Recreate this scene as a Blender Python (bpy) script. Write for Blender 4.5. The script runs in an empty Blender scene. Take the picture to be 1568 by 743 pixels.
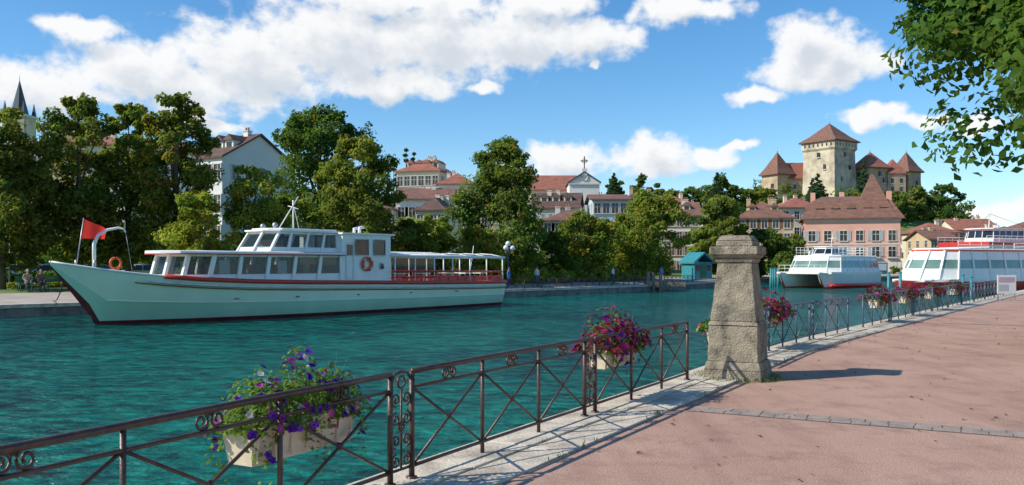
import bpy, math, random
import numpy as np
from mathutils import Vector, Matrix
random.seed(7); rng=np.random.default_rng(7)
F=1300.; EYE=1.7; HY=405.; CX=784.
WZ=-1.0
def at(px,Y): return (px-CX)/F*Y
def hz(py,Y): return EYE-(py-HY)/F*Y
U=random.uniform
S=bpy.context.scene
# ---------------------------------------------------------------- materials
def newmat(name):
    m=bpy.data.materials.new(name); m.use_nodes=True
    nt=m.node_tree; b=nt.nodes['Principled BSDF']; return m,nt,b
def mat(name,c1,c2=None,scale=3.,rough=.7,bump=0.,bscale=None,metal=0.,detail=5.,c3=None,spec=None,lo=.35,hi=.65,streak=None):
    m,nt,b=newmat(name); N=nt.nodes; L=nt.links
    b.inputs['Roughness'].default_value=rough; b.inputs['Metallic'].default_value=metal
    if spec is not None: b.inputs['Specular IOR Level'].default_value=spec
    tc=N.new('ShaderNodeTexCoord'); src=tc.outputs['Object']
    if streak:
        mp=N.new('ShaderNodeMapping'); mp.inputs['Scale'].default_value=streak; L.new(src,mp.inputs[0]); src=mp.outputs[0]
    if c2 is None: c2=tuple(x*.8 for x in c1)
    no=N.new('ShaderNodeTexNoise'); no.inputs['Scale'].default_value=scale; no.inputs['Detail'].default_value=detail; no.inputs['Roughness'].default_value=.62
    L.new(src,no.inputs['Vector'])
    r=N.new('ShaderNodeValToRGB'); r.color_ramp.elements[0].position=lo; r.color_ramp.elements[1].position=hi
    r.color_ramp.elements[0].color=(*c2,1); r.color_ramp.elements[1].color=(*c1,1)
    if c3:
        e=r.color_ramp.elements.new((lo+hi)/2); e.color=(*c3,1)
    L.new(no.outputs['Fac'],r.inputs[0]); L.new(r.outputs[0],b.inputs['Base Color'])
    if bump>0:
        n2=N.new('ShaderNodeTexNoise'); n2.inputs['Scale'].default_value=bscale or scale*4; n2.inputs['Detail'].default_value=4
        L.new(tc.outputs['Object'],n2.inputs['Vector'])
        bp=N.new('ShaderNodeBump'); bp.inputs['Strength'].default_value=bump; bp.inputs['Distance'].default_value=.03
        L.new(n2.outputs['Fac'],bp.inputs['Height']); L.new(bp.outputs[0],b.inputs['Normal'])
    return m
def leafmat(name,trans=.46,src_col=None):
    m,nt,b=newmat(name); N=nt.nodes; L=nt.links
    N.remove(b); d=N.new('ShaderNodeBsdfDiffuse')
    t=N.new('ShaderNodeBsdfTranslucent')
    if src_col is None:
        a=N.new('ShaderNodeAttribute'); a.attribute_name='Col'; L.new(a.outputs['Color'],d.inputs[0])
        hs=N.new('ShaderNodeMixRGB'); hs.blend_type='MULTIPLY'; hs.inputs[0].default_value=1; hs.inputs[2].default_value=(1.4,1.5,.7,1)
        L.new(a.outputs['Color'],hs.inputs[1]); L.new(hs.outputs[0],t.inputs[0])
    else:
        d.inputs[0].default_value=(*src_col,1); t.inputs[0].default_value=(*src_col,1)
    mx=N.new('ShaderNodeMixShader'); mx.inputs[0].default_value=trans
    L.new(d.outputs[0],mx.inputs[1]); L.new(t.outputs[0],mx.inputs[2])
    L.new(mx.outputs[0],N['Material Output'].inputs[0]); return m
def glassmat(name,tint=(.8,.86,.87),tr=.62,rough=.03,base=(.05,.07,.07)):
    m,nt,b=newmat(name); N=nt.nodes; L=nt.links
    b.inputs['Base Color'].default_value=(*base,1); b.inputs['Roughness'].default_value=rough; b.inputs['Specular IOR Level'].default_value=.9
    t=N.new('ShaderNodeBsdfTransparent'); t.inputs[0].default_value=(*tint,1)
    mx=N.new('ShaderNodeMixShader'); mx.inputs[0].default_value=tr
    L.new(b.outputs[0],mx.inputs[1]); L.new(t.outputs[0],mx.inputs[2]); L.new(mx.outputs[0],N['Material Output'].inputs[0]); return m
LEAF=leafmat('leaf_material'); PETAL=leafmat('petal_material',.3)
BARK=mat('bark',(.18,.14,.105),(.08,.062,.048),6,.9,.5)
WHITE=mat('white_paint',(.86,.85,.80),(.77,.76,.70),1.5,.35,streak=(1,1,.4))
DIRTYW=mat('weathered_white',(.76,.75,.70),(.6,.59,.54),2.5,.5)
HULLU=mat('hull_paint_upper',(.82,.92,.70),(.70,.82,.61),.7,.3,streak=(1,1,.25),lo=.3,hi=.7)
HULLREFL=mat('hull_lower_green_reflection',(.42,.70,.47),(.56,.79,.57),.6,.3,streak=(1,1,.4),lo=.3,hi=.7)  # lower hull: green reflection off the water put into the colour
REDP=mat('red_paint',(.68,.055,.035),(.54,.04,.03),2,.4)
DKRED=mat('antifouling_red',(.2,.03,.03),(.11,.02,.02),2,.5)
RUST=mat('rust',(.3,.11,.05),(.16,.07,.04),5,.8)
GLASS=glassmat('window_glass')
DGLASS=mat('dark_glass',(.03,.04,.045),(.015,.02,.025),.5,.08,spec=.8)
TGLASS=mat('tinted_green_glass',(.22,.34,.28),(.11,.19,.16),.4,.06,spec=.8)
IRON=mat('brown_painted_iron',(.11,.058,.042),(.055,.034,.027),14,.38,.15,60,metal=.15)
IRONB=mat('blue_grey_painted_iron',(.08,.13,.17),(.05,.09,.12),14,.42,metal=.15)
CREAM=mat('cream_plastic',(.76,.62,.44),(.62,.50,.35),9,.55)
STONE=mat('weathered_stone',(.37,.31,.22),(.10,.088,.068),5,.92,.9,38,c3=(.26,.22,.16),lo=.32,hi=.68,detail=8)
CASTLE=mat('castle_stone',(.62,.53,.38),(.33,.28,.20),.22,.9,.4,2,lo=.38,hi=.6)
CASTLE2=mat('castle_stone_warm',(.54,.40,.25),(.33,.24,.155),.35,.9)
ROOFR=mat('roof_tiles_red',(.37,.135,.085),(.22,.085,.058),.9,.85,.5,5,streak=(1,1,3))
ROOFB=mat('roof_tiles_brown',(.25,.12,.082),(.14,.072,.052),.9,.85,.5,5,streak=(1,1,3))
ROOFD=mat('roof_tiles_dark',(.15,.082,.062),(.09,.052,.042),.9,.85,.5,5)
SLATE=mat('slate',(.06,.09,.10),(.04,.06,.07),1,.6)
PINK=mat('pink_render',(.78,.41,.305),(.67,.35,.255),.3,.85,lo=.3,hi=.7)
CREAMW=mat('cream_render',(.74,.66,.49),(.62,.54,.40),.3,.85,lo=.3,hi=.7)
WARMW=mat('ochre_render',(.62,.46,.28),(.50,.37,.22),.3,.85)
WHITEW=mat('white_render',(.78,.77,.70),(.68,.66,.60),.3,.85)
GREYW=mat('grey_render',(.50,.48,.43),(.41,.39,.35),.3,.85)
BLUEW=mat('pale_blue_render',(.52,.64,.70),(.45,.56,.62),.3,.85)
TRIM=mat('stone_trim',(.68,.62,.52),(.57,.51,.43),2,.8)
WINM=mat('window_pane',(.04,.045,.05),(.018,.02,.024),.7,.15)
SHUT=mat('wood_shutter',(.26,.13,.07),(.18,.09,.05),2,.7)
SHUTG=mat('grey_shutter',(.40,.42,.41),(.33,.34,.33),2,.7)
WOOD=mat('weathered_wood',(.32,.26,.19),(.17,.14,.10),4,.85,.4,streak=(1,1,.2))
GREENP=mat('green_paint',(.03,.16,.09),(.02,.11,.06),3,.5)
TEALP=mat('teal_paint',(.04,.27,.30),(.03,.19,.22),3,.5)
ORANGE=mat('lifebuoy_orange',(.75,.13,.03),(.65,.09,.03),3,.5)
BLUEP=mat('blue_cloth',(.03,.09,.3),(.02,.06,.2),3,.7)
FLAGR=leafmat('flag_red_cloth',.5,(.85,.06,.045))
METAL=mat('galvanised_metal',(.5,.5,.5),(.35,.35,.36),8,.4,metal=.6)
BLACK=mat('black_rubber',(.02,.02,.02),(.012,.012,.012),5,.7)
LAMPG=mat('opal_globe',(.8,.82,.82),(.7,.72,.72),2,.2)
SEAT=mat('seat_fabric',(.42,.2,.12),(.3,.14,.08),3,.8)
# ---------------------------------------------------------------- mesh builder
class MB:
    def __init__(s): s.v=[];s.f=[];s.m=[];s.s=[];s.M=None
    def add(s,vs,fs,m,sm=False):
        o=len(s.v)
        if s.M is not None: vs=[tuple(s.M@Vector(v)) for v in vs]
        s.v+=[tuple(v) for v in vs]
        for f in fs: s.f.append([o+i for i in f]); s.m.append(m); s.s.append(sm)
    def box(s,x0,x1,y0,y1,z0,z1,m):
        s.add([(x0,y0,z0),(x1,y0,z0),(x1,y1,z0),(x0,y1,z0),(x0,y0,z1),(x1,y0,z1),(x1,y1,z1),(x0,y1,z1)],
              [(3,2,1,0),(4,5,6,7),(0,1,5,4),(1,2,6,5),(2,3,7,6),(3,0,4,7)],m)
    def tube(s,pts,r,m,n=6,closed=False,sm=True,caps=True):
        P=[Vector(p) for p in pts]; k=len(P); vs=[]; 
        rs=r if isinstance(r,(list,tuple)) else [r]*k
        ref=None
        for i in range(k):
            if closed: t=P[(i+1)%k]-P[i-1]
            else: t=P[min(i+1,k-1)]-P[max(i-1,0)]
            t.normalize()
            if ref is None:
                ref=Vector((0,0,1)) if abs(t.z)<.9 else Vector((1,0,0))
            a=t.cross(ref)
            if a.length<1e-4: a=t.cross(Vector((0,1,0)))
            a.normalize(); b=t.cross(a)
            for j in range(n):
                an=2*math.pi*(j+.5)/n
                vs.append(P[i]+a*math.cos(an)*rs[i]+b*math.sin(an)*rs[i])
        fs=[]
        for i in range(k if closed else k-1):
            i2=(i+1)%k
            for j in range(n): fs.append((i*n+j,i*n+(j+1)%n,i2*n+(j+1)%n,i2*n+j))
        if not closed and caps:
            fs.append(tuple(range(n))[::-1]); fs.append(tuple((k-1)*n+j for j in range(n)))
        s.add(vs,fs,m,sm)
    def cyl(s,p0,p1,r0,m,r1=None,n=12,sm=True): s.tube([p0,p1],[r0,r0 if r1 is None else r1],m,n,sm=sm)
    def ring(s,c,ax1,ax2,R,r,m,n=20,k=6):
        c=Vector(c);a=Vector(ax1);b=Vector(ax2)
        s.tube([c+a*R*math.cos(t*2*math.pi/n)+b*R*math.sin(t*2*math.pi/n) for t in range(n)],r,m,k,closed=True)
    def prism(s,poly,z0,z1,m,poly2=None):
        n=len(poly); q=poly2 or poly
        s.add([(x,y,z0) for x,y in poly]+[(x,y,z1) for x,y in q],
              [tuple(range(n))[::-1],tuple(range(n,2*n))]+[(i,(i+1)%n,n+(i+1)%n,n+i) for i in range(n)],m)
    def frus(s,z0,z1,a0,b0,a1,b1,m,cx=0,cy=0):
        r=lambda a,b:[(cx-a,cy-b),(cx+a,cy-b),(cx+a,cy+b),(cx-a,cy+b)]
        s.prism(r(a0,b0),z0,z1,m,r(a1,b1))
    def ell(s,c,rx,ry,rz,m,n=12,k=8):
        vs=[];fs=[]
        for i in range(k+1):
            th=math.pi*i/k
            for j in range(n):
                ph=2*math.pi*j/n
                vs.append((c[0]+rx*math.sin(th)*math.cos(ph),c[1]+ry*math.sin(th)*math.sin(ph),c[2]+rz*math.cos(th)))
        for i in range(k):
            for j in range(n): fs.append((i*n+j,(i+1)*n+j,(i+1)*n+(j+1)%n,i*n+(j+1)%n))
        s.add(vs,fs,m,True)
    def loft(s,rows,ms,sm=True,close=False):
        n=len(rows[0]); vs=[p for r in rows for p in r]
        for j in range(n if close else n-1):
            fs=[(i*n+j,(i+1)*n+j,(i+1)*n+(j+1)%n,i*n+(j+1)%n) for i in range(len(rows)-1)]
            if j==0: s.add(vs,fs,ms[0],sm); base=len(s.v)-len(vs)
            else:
                for f in fs: s.f.append([base+q for q in f]); s.m.append(ms[j%len(ms)]); s.s.append(sm)
    def obj(s,name,parent=None,bevel=0,loc=None,rot=0):
        me=bpy.data.meshes.new(name); me.from_pydata(s.v,[],s.f)
        ms=[]
        for m in s.m:
            if m not in ms: ms.append(m)
        for m in ms: me.materials.append(m)
        me.polygons.foreach_set('material_index',[ms.index(m) for m in s.m])
        me.polygons.foreach_set('use_smooth',s.s); me.update()
        o=bpy.data.objects.new(name,me); S.collection.objects.link(o)
        if parent: o.parent=parent
        if loc: o.location=loc; o.rotation_euler[2]=rot
        if bevel:
            b=o.modifiers.new('b','BEVEL'); b.width=bevel; b.segments=2; b.limit_method='ANGLE'
        return o
def empty(name,loc=(0,0,0),rot=0):
    e=bpy.data.objects.new(name,None); e.empty_display_size=.3; e.location=loc; e.rotation_euler[2]=rot; S.collection.objects.link(e); return e
# ---------------------------------------------------------------- leaves
def leaves(name,C,Nn,size,col,m,parent=None,aspect=.62,T=None,bend=.15):
    n=len(C); Nn=Nn/np.maximum(np.linalg.norm(Nn,axis=1,keepdims=True),1e-6)
    if T is None: T=rng.normal(size=(n,3))
    T=T-Nn*np.sum(T*Nn,axis=1,keepdims=True); T/=np.maximum(np.linalg.norm(T,axis=1,keepdims=True),1e-6)
    B=np.cross(Nn,T); s=size[:,None] if np.ndim(size) else size
    V=np.empty((n,4,3)); V[:,0]=C-T*s*.5-Nn*s*bend; V[:,1]=C+B*s*.5*aspect+T*s*.05; V[:,2]=C+T*s*.5-Nn*s*bend; V[:,3]=C-B*s*.5*aspect+T*s*.05
    me=bpy.data.meshes.new(name); me.vertices.add(n*4); me.vertices.foreach_set('co',V.ravel())
    me.loops.add(n*4); me.loops.foreach_set('vertex_index',np.arange(n*4,dtype=np.int32))
    me.polygons.add(n); me.polygons.foreach_set('loop_start',np.arange(n,dtype=np.int32)*4)
    me.update(calc_edges=True)
    a=me.color_attributes.new('Col','FLOAT_COLOR','POINT')
    cc=np.ones((n,4,4)); cc[:,:,:3]=np.clip(col,0,1)[:,None,:]; a.data.foreach_set('color',cc.ravel())
    me.materials.append(m)
    o=bpy.data.objects.new(name,me); S.collection.objects.link(o)
    if parent: o.parent=parent
    return o
def clumps(cen,rad,per,leaf,col,tone=.3,yellow=.06,squash=.75,ycol=(.36,.26,.05)):
    k=len(cen); n=k*per
    d=rng.normal(size=(n,3)); d/=np.linalg.norm(d,axis=1,keepdims=True)
    c=np.repeat(cen,per,0); r=np.repeat(rad,per)
    rr=r*(.45+.65*rng.random(n)**.6)
    dd=d.copy(); dd[:,2]*=squash
    lump=1+.25*np.sin(d[:,0]*5+c[:,0]*3)*np.sin(d[:,1]*5+c[:,1]*3)*np.sin(d[:,2]*5+c[:,2])
    P=c+dd*(rr*lump)[:,None]
    Nn=d*.7+rng.normal(size=(n,3))*.4+np.array([-.40,-.15,.40])
    tn=np.repeat(1+tone*(rng.random(k)*2-1),per)*(.75+.5*rng.random(n))
    C=np.array(col)[None,:]*tn[:,None]
    cl=np.repeat(rng.random(k),per)
    y=(rng.random(n)<yellow*(.3+2.2*(cl>.7)))
    C[y]=np.array(ycol)*(.6+.6*rng.random(y.sum()))[:,None]
    warm=np.repeat(rng.random(k),per)[:,None]
    C=C*(1+np.array([.35,.1,-.2])*(warm-.5))
    return P,Nn,leaf*(.7+.6*rng.random(n)),C
def tree(name,x,y,z0,H,W,col,ncl=80,per=160,leaf=.3,base=.09,yellow=.06,pw=.45,skew=.40,tone=.3,rc=.155,fill=.12):
    e=empty(name,(x,y,z0)); e.rotation_euler[2]=0
    t=rng.random(ncl)**.95; up=np.abs((t-skew)/np.where(t>skew,1.04-skew,skew+.12)); R=W/2*(1-up**2.2)**pw
    cr=W*rc*(.6+.65*rng.random(ncl))*(1-.35*t)
    an=rng.random(ncl)*2*math.pi; q=np.sqrt(rng.random(ncl)*(1-fill)+fill)
    wob=1+.14*np.sin(an*3+x)+.1*np.sin(an*5+2*y)+.10*np.sin(t*9+x)
    rad=np.maximum(R*wob-cr*.6,0)*q
    cen=np.stack([rad*np.cos(an),rad*np.sin(an),H*(base+(1-base)*t)-cr*.6*t],1)
    P,Nn,sz,C=clumps(cen,cr,per,leaf,col,tone,yellow)
    ns=ncl; i=rng.integers(0,ncl,ns); dirs=rng.normal(size=(ns,3)); dirs[:,2]=np.abs(dirs[:,2])*.8; dirs/=np.linalg.norm(dirs,axis=1,keepdims=True)
    cs=cen[i]+dirs*cr[i][:,None]*1.1; P2,N2,s2,C2=clumps(cs,cr[i]*.33,max(10,per//9),leaf*.85,col,tone,yellow)
    leaves('crown',np.vstack([P,P2]),np.vstack([Nn,N2]),np.concatenate([sz,s2]),np.vstack([C,C2]),LEAF,e)
    mb=MB(); r=max(.1,H*.02)
    mb.tube([(0,0,-.3),(U(-.1,.1),0,H*.2),(U(-.2,.2),U(-.2,.2),H*.5),(0,0,H*.8)],[r*1.25,r,r*.6,r*.15],BARK,8)
    for j in rng.choice(ncl,min(14,ncl),replace=False):
        c=cen[j]; z=max(H*.12,c[2]*.55)
        mb.tube([(0,0,z),(c[0]*.5,c[1]*.5,z+(c[2]-z)*.6),tuple(c)],[r*.4,r*.22,r*.05],BARK,5)
    mb.obj('trunk',e); return e
def conifer(name,x,y,z0,H,W,col=(.055,.10,.045),n=26,per=70,leaf=.55):
    e=empty(name,(x,y,z0)); cen=[];cr=[]
    for i in range(n):
        t=(i+.5)/n; k=max(1,int(6*(1-t)))
        for j in range(k):
            a=j*2*math.pi/k+i*1.3; R=W/2*(1-t)*U(.55,.95)
            cen.append((R*math.cos(a),R*math.sin(a),H*(.12+.88*t)-R*.15)); cr.append(W*.16*(1.1-t*.8))
    P,Nn,sz,C=clumps(np.array(cen),np.array(cr),per,leaf,col,.3,0,.5)
    leaves('crown',P,Nn,sz,C,LEAF,e); mb=MB(); mb.tube([(0,0,-.5),(0,0,H)],[H*.02,.03],BARK,6); mb.obj('trunk',e)
def shrubs(name,items,col,per=100,leaf=.2,yellow=.05,ycol=(.36,.26,.05)):
    cen=[];cr=[]
    for (x,y,z,r,h) in items:
        k=max(3,int(h/r*2)+2)
        for j in range(k):
            a=U(0,6.28); q=U(0,.6)*r; cen.append((x+q*math.cos(a),y+q*math.sin(a),z+h*U(.15,.85))); cr.append(r*U(.4,.65))
    P,Nn,sz,C=clumps(np.array(cen),np.array(cr),per,leaf,col,.35,yellow,.8,ycol)
    return leaves(name,P,Nn,sz,C,LEAF)
# ---------------------------------------------------------------- camera / world / sun
cam=bpy.data.cameras.new('camera'); co=bpy.data.objects.new('camera',cam); S.collection.objects.link(co)
co.location=(0,0,EYE); co.rotation_euler=(math.radians(90),0,0); cam.sensor_width=36; cam.lens=36*F/1568; cam.shift_y=33.5/1568
cam.clip_end=8000; cam.clip_start=.05; S.camera=co
sunv=Vector((-1,-.30,0)).normalized(); EL=math.radians(38)
sd=Vector((sunv.x*math.cos(EL),sunv.y*math.cos(EL),math.sin(EL)))
sl=bpy.data.lights.new('sun','SUN'); sl.energy=5.0; sl.angle=math.radians(.5); sl.color=(1,.94,.82)
so=bpy.data.objects.new('sun',sl); S.collection.objects.link(so); so.rotation_euler=sd.to_track_quat('Z','Y').to_euler(); so.location=(-30,0,40)
S.view_settings.view_transform='Standard'; S.view_settings.look='None'; S.view_settings.exposure=0
w=bpy.data.worlds.new('World'); S.world=w; w.use_nodes=True; nt=w.node_tree; N=nt.nodes; L=nt.links
bg=N['Background']; STR=.13; bg.inputs[1].default_value=STR
sky=N.new('ShaderNodeTexSky'); sky.sky_type='NISHITA'; sky.sun_disc=False; sky.sun_elevation=EL; sky.sun_rotation=math.atan2(sunv.x,sunv.y)
sky.air_density=1.0; sky.dust_density=.4; sky.ozone_density=3.5; sky.altitude=450
hsv=N.new('ShaderNodeHueSaturation'); hsv.inputs['Hue'].default_value=.497; hsv.inputs['Saturation'].default_value=1.25; hsv.inputs['Value'].default_value=1.3; L.new(sky.outputs[0],hsv.inputs['Color'])
blobs=[(70,135,125,50),(225,110,150,60),(380,100,150,80),(520,70,160,78),(670,62,150,66),(800,60,130,54),(900,62,95,38),(600,125,120,34),
 (300,165,70,26),(130,45,85,24),(600,0,210,30),(830,5,120,26),(1050,12,110,26),(1255,106,116,42),(1228,66,60,44),(1285,80,64,44),(850,245,80,32),(1000,240,74,36),(1090,240,50,22),
 (1150,148,50,16),(1340,178,52,22),(1412,187,56,16),(1492,192,34,20),(1530,318,90,24),(330,195,60,16),(740,128,40,14),(915,100,14,8),(1130,222,28,9),(-200,150,220,70),(1900,160,180,60)]
g=bpy.data.node_groups.new('cloud_density','ShaderNodeTree')
g.interface.new_socket('Vector',in_out='INPUT',socket_type='NodeSocketVector'); g.interface.new_socket('Fac',in_out='OUTPUT',socket_type='NodeSocketFloat')
gn=g.nodes; gl=g.links; gi=gn.new('NodeGroupInput'); go=gn.new('NodeGroupOutput')
def vm(op,a,b):
    x=gn.new('ShaderNodeVectorMath'); x.operation=op
    for i,q in enumerate((a,b)):
        if q is None: continue
        if isinstance(q,tuple): x.inputs[i].default_value=q
        else: gl.new(q,x.inputs[i])
    return x.outputs['Value'] if op=='LENGTH' else x.outputs[0]
def ma(nodes,links,op,a,b=None,c=None,clamp=False):
    x=nodes.new('ShaderNodeMath'); x.operation=op; x.use_clamp=clamp
    for i,q in enumerate((a,b,c)):
        if q is None: continue
        if isinstance(q,(int,float)): x.inputs[i].default_value=q
        else: links.new(q,x.inputs[i])
    return x.outputs[0]
def noi(sc,det,ro,vec):
    x=gn.new('ShaderNodeTexNoise'); x.noise_dimensions='2D'; x.inputs['Scale'].default_value=sc; x.inputs['Detail'].default_value=det; x.inputs['Roughness'].default_value=ro; gl.new(vec,x.inputs['Vector']); return x
n1=noi(20,3,.55,gi.outputs[0]); wv=vm('SUBTRACT',n1.outputs['Color'],(.5,.5,.5)); wv=vm('MULTIPLY',wv,(.045,.032,0)); P0=vm('ADD',gi.outputs[0],wv)
acc=None
for (px,py,rx,ry) in blobs:
    az=math.atan((px-CX)/F); el=math.atan((HY-py)/F*math.cos(az)); ra=rx/F*math.cos(az)**1.5; re=ry/F*math.cos(az)
    l=vm('LENGTH',vm('MULTIPLY',vm('SUBTRACT',P0,(az,el,0)),(1/ra,1/re,0)),None)
    v=ma(gn,gl,'SUBTRACT',1.0,l)
    acc=v if acc is None else ma(gn,gl,'SMOOTH_MAX',acc,v,.2)
st=vm('MULTIPLY',gi.outputs[0],(1,1.3,1)); n2=noi(30,7,.56,st)
f=ma(gn,gl,'MULTIPLY_ADD',ma(gn,gl,'SUBTRACT',n2.outputs['Fac'],.48),1.15,acc)
gl.new(f,go.inputs[0])
tc=N.new('ShaderNodeTexCoord'); sx=N.new('ShaderNodeSeparateXYZ'); L.new(tc.outputs['Generated'],sx.inputs[0])
az=ma(N,L,'ARCTAN2',sx.outputs[0],sx.outputs[1]); el=ma(N,L,'ARCSINE',sx.outputs[2])
cv=N.new('ShaderNodeCombineXYZ'); L.new(az,cv.inputs[0]); L.new(el,cv.inputs[1])
def grp(vec):
    x=N.new('ShaderNodeGroup'); x.node_tree=g; L.new(vec,x.inputs[0]); return x.outputs[0]
d1=grp(cv.outputs[0]); off=N.new('ShaderNodeVectorMath'); off.operation='ADD'; off.inputs[1].default_value=(-.012,.020,0); L.new(cv.outputs[0],off.inputs[0]); d2=grp(off.outputs[0])
def mr(x,a,b,c,d,sm=True):
    q=N.new('ShaderNodeMapRange'); q.interpolation_type='SMOOTHSTEP' if sm else 'LINEAR'
    for i,vv in enumerate((a,b,c,d)): q.inputs[i+1].default_value=vv
    L.new(x,q.inputs[0]); return q.outputs[0]
mask=mr(d1,-.04,.50,0,1); shade=mr(d2,.12,1.05,0,1)
cm=N.new('ShaderNodeMixRGB'); cm.inputs[1].default_value=(7.6,7.6,7.6,1); cm.inputs[2].default_value=(5.2,5.6,6.1,1); L.new(shade,cm.inputs[0])
mk=ma(N,L,'MULTIPLY',mask,.97); mx=N.new('ShaderNodeMixRGB'); L.new(mk,mx.inputs[0]); L.new(hsv.outputs[0],mx.inputs[1]); L.new(cm.outputs[0],mx.inputs[2]); L.new(mx.outputs[0],bg.inputs[0])
w.name='sky'
try: w.cycles.sampling_method='MANUAL'; w.cycles.sample_map_resolution=512
except Exception as ex: print(ex)
# ---------------------------------------------------------------- paths
class Path:
    def __init__(s,pts):
        s.p=[Vector(p) for p in pts]; s.l=[0]
        for a,b in zip(s.p,s.p[1:]): s.l.append(s.l[-1]+(b-a).length)
    def pos(s,t):
        for i in range(len(s.p)-1):
            if t<=s.l[i+1] or i==len(s.p)-2:
                d=(s.p[i+1]-s.p[i]).normalized(); return s.p[i]+d*(t-s.l[i]),d
    def sY(s,Y):
        for i in range(len(s.p)-1):
            a,b=s.p[i],s.p[i+1]
            if a.y<=Y<=b.y: return s.l[i]+(s.l[i+1]-s.l[i])*(Y-a.y)/max(b.y-a.y,1e-6)
        return s.l[-1]
def smooth(pts,it=2):
    for _ in range(it):
        q=[pts[0]]
        for a,b in zip(pts,pts[1:]): q+= [(a[0]*.75+b[0]*.25,a[1]*.75+b[1]*.25),(a[0]*.25+b[0]*.75,a[1]*.25+b[1]*.75)]
        q.append(pts[-1]); pts=q
    return pts
FP=Path(smooth([(-16,-23),(-2.29,3.79),(-.91,6.46),(2.63,12.4),(5.1,16.7),(8.2,21),(25,44),(60,90),(80,118),(200,230)]))
SP=Path(smooth([(-200,-140),(-60,8),(-25.8,42.8),(-.2,69),(12.6,84),(23.5,100),(40,132),(62,141),(90,147),(140,165),(500,330)],1))
def rn(d): return Vector((d.y,-d.x))
def hill(x,y):
    return 26*math.exp(-((x-118)/75)**2-((y-325)/62)**2)+15*math.exp(-((x-10)/70)**2-((y-330)/70)**2)+8*math.exp(-((x+10)/55)**2-((y-215)/45)**2)+8*math.exp(-((x-200)/80)**2-((y-420)/80)**2)
def gz(x,y,t): return -.37+.5*min(1,t/9)+hill(x,y)
def pavemat():
    m,nt,b=newmat('pink_asphalt'); N=nt.nodes; L=nt.links; b.inputs['Roughness'].default_value=.9; b.inputs['Specular IOR Level'].default_value=.25
    tc=N.new('ShaderNodeTexCoord')
    def no(sc,d,ro=.6,st=None):
        x=N.new('ShaderNodeTexNoise'); x.inputs['Scale'].default_value=sc; x.inputs['Detail'].default_value=d; x.inputs['Roughness'].default_value=ro
        v=tc.outputs['Object']
        if st: mp=N.new('ShaderNodeMapping'); mp.inputs['Scale'].default_value=st; mp.inputs['Rotation'].default_value=(0,0,.95); L.new(v,mp.inputs[0]); v=mp.outputs[0]
        L.new(v,x.inputs[0]); return x.outputs['Fac']
    def ramp(f,a,ca,bb,cb):
        r=N.new('ShaderNodeValToRGB'); r.color_ramp.elements[0].position=a; r.color_ramp.elements[0].color=(*ca,1); r.color_ramp.elements[1].position=bb; r.color_ramp.elements[1].color=(*cb,1); L.new(f,r.inputs[0]); return r.outputs[0]
    def mul(a,bb,fac=1):
        x=N.new('ShaderNodeMixRGB'); x.blend_type='MULTIPLY'; x.inputs[0].default_value=fac; L.new(a,x.inputs[1]); L.new(bb,x.inputs[2]); return x.outputs[0]
    c=ramp(no(.35,5),.35,(.49,.30,.225),.68,(.58,.375,.285))
    c=mul(c,ramp(no(1.3,8,.72),.36,(.76,.74,.74),.5,(1,1,1)))
    c=mul(c,ramp(no(.5,6,.65,(3.5,.35,1)),.36,(.84,.83,.84),.52,(1,1,1)))
    c=mul(c,ramp(no(75,3,.75),.35,(.48,.44,.44),.62,(1.2,1.2,1.2)))
    c=mul(c,ramp(no(14,6,.8),.30,(.66,.64,.64),.42,(1,1,1)))
    L.new(c,b.inputs['Base Color'])
    bp=N.new('ShaderNodeBump'); bp.inputs['Strength'].default_value=.6; bp.inputs['Distance'].default_value=.014; L.new(no(90,3),bp.inputs['Height']); L.new(bp.outputs[0],b.inputs['Normal'])
    return m
PAVE=pavemat()
SLAB=mat('pale_kerb_stone',(.66,.57,.45),(.36,.30,.24),2.6,.9,.5,30,lo=.34,hi=.6,detail=9)
COBB=mat('cobble_stone',(.38,.30,.25),(.25,.2,.17),6,.9,.5,40)
JOINT=mat('dark_joint',(.16,.12,.10),(.1,.075,.065),8,.95)
QWALL=mat('quay_masonry',(.28,.27,.23),(.12,.12,.11),1.2,.9,.5,8)
QPAVE=mat('quay_pavement_surface',(.5,.43,.36),(.38,.32,.27),.6,.9)
GRASS=mat('grass',(.15,.23,.05),(.09,.15,.035),.5,.95,c3=(.12,.19,.04))
EDGE=.28
SL=FP.l[-1]; ss=[i*SL/260 for i in range(261)]
edge=[(p-rn(d)*EDGE) for p,d in (FP.pos(t) for t in ss)]
mb=MB(); pts=[(e.x,e.y,0) for e in edge]+[(600,230,0),(600,-120,0),(-16,-120,0)]
mb.add(pts,[tuple(range(len(pts)))[::-1]],PAVE); mb.obj('promenade_pavement')
mb=MB()
for a,b in zip(edge,edge[1:]): mb.add([(a.x,a.y,0),(b.x,b.y,0),(b.x,b.y,-3),(a.x,a.y,-3)],[(0,1,2,3)],QWALL)
mb.obj('promenade_canal_wall')
mb=MB(); t=FP.sY(-3); 
while t<FP.sY(60):
    ln=U(.9,1.3); (a,d1_),(b,d2_)=FP.pos(t),FP.pos(t+ln-.012)
    w1=.62
    q=lambda p,d,o:(p+rn(d)*o)
    for (o0,o1,z) in ((-EDGE-.04,.22,.035),(.232,w1,.02)):
        v=[q(a,d1_,o0),q(b,d2_,o0),q(b,d2_,o1),q(a,d1_,o1)]
        zz=z+U(-.004,.004)
        mb.add([(p.x,p.y,zz) for p in v]+[(p.x,p.y,-.12 if o0>0 else -.3) for p in v],[(3,2,1,0),(0,1,5,4),(1,2,6,5),(2,3,7,6),(3,0,4,7)],SLAB)
    t+=ln
mb.obj('kerb_stones',bevel=.006)
mb=MB()
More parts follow.
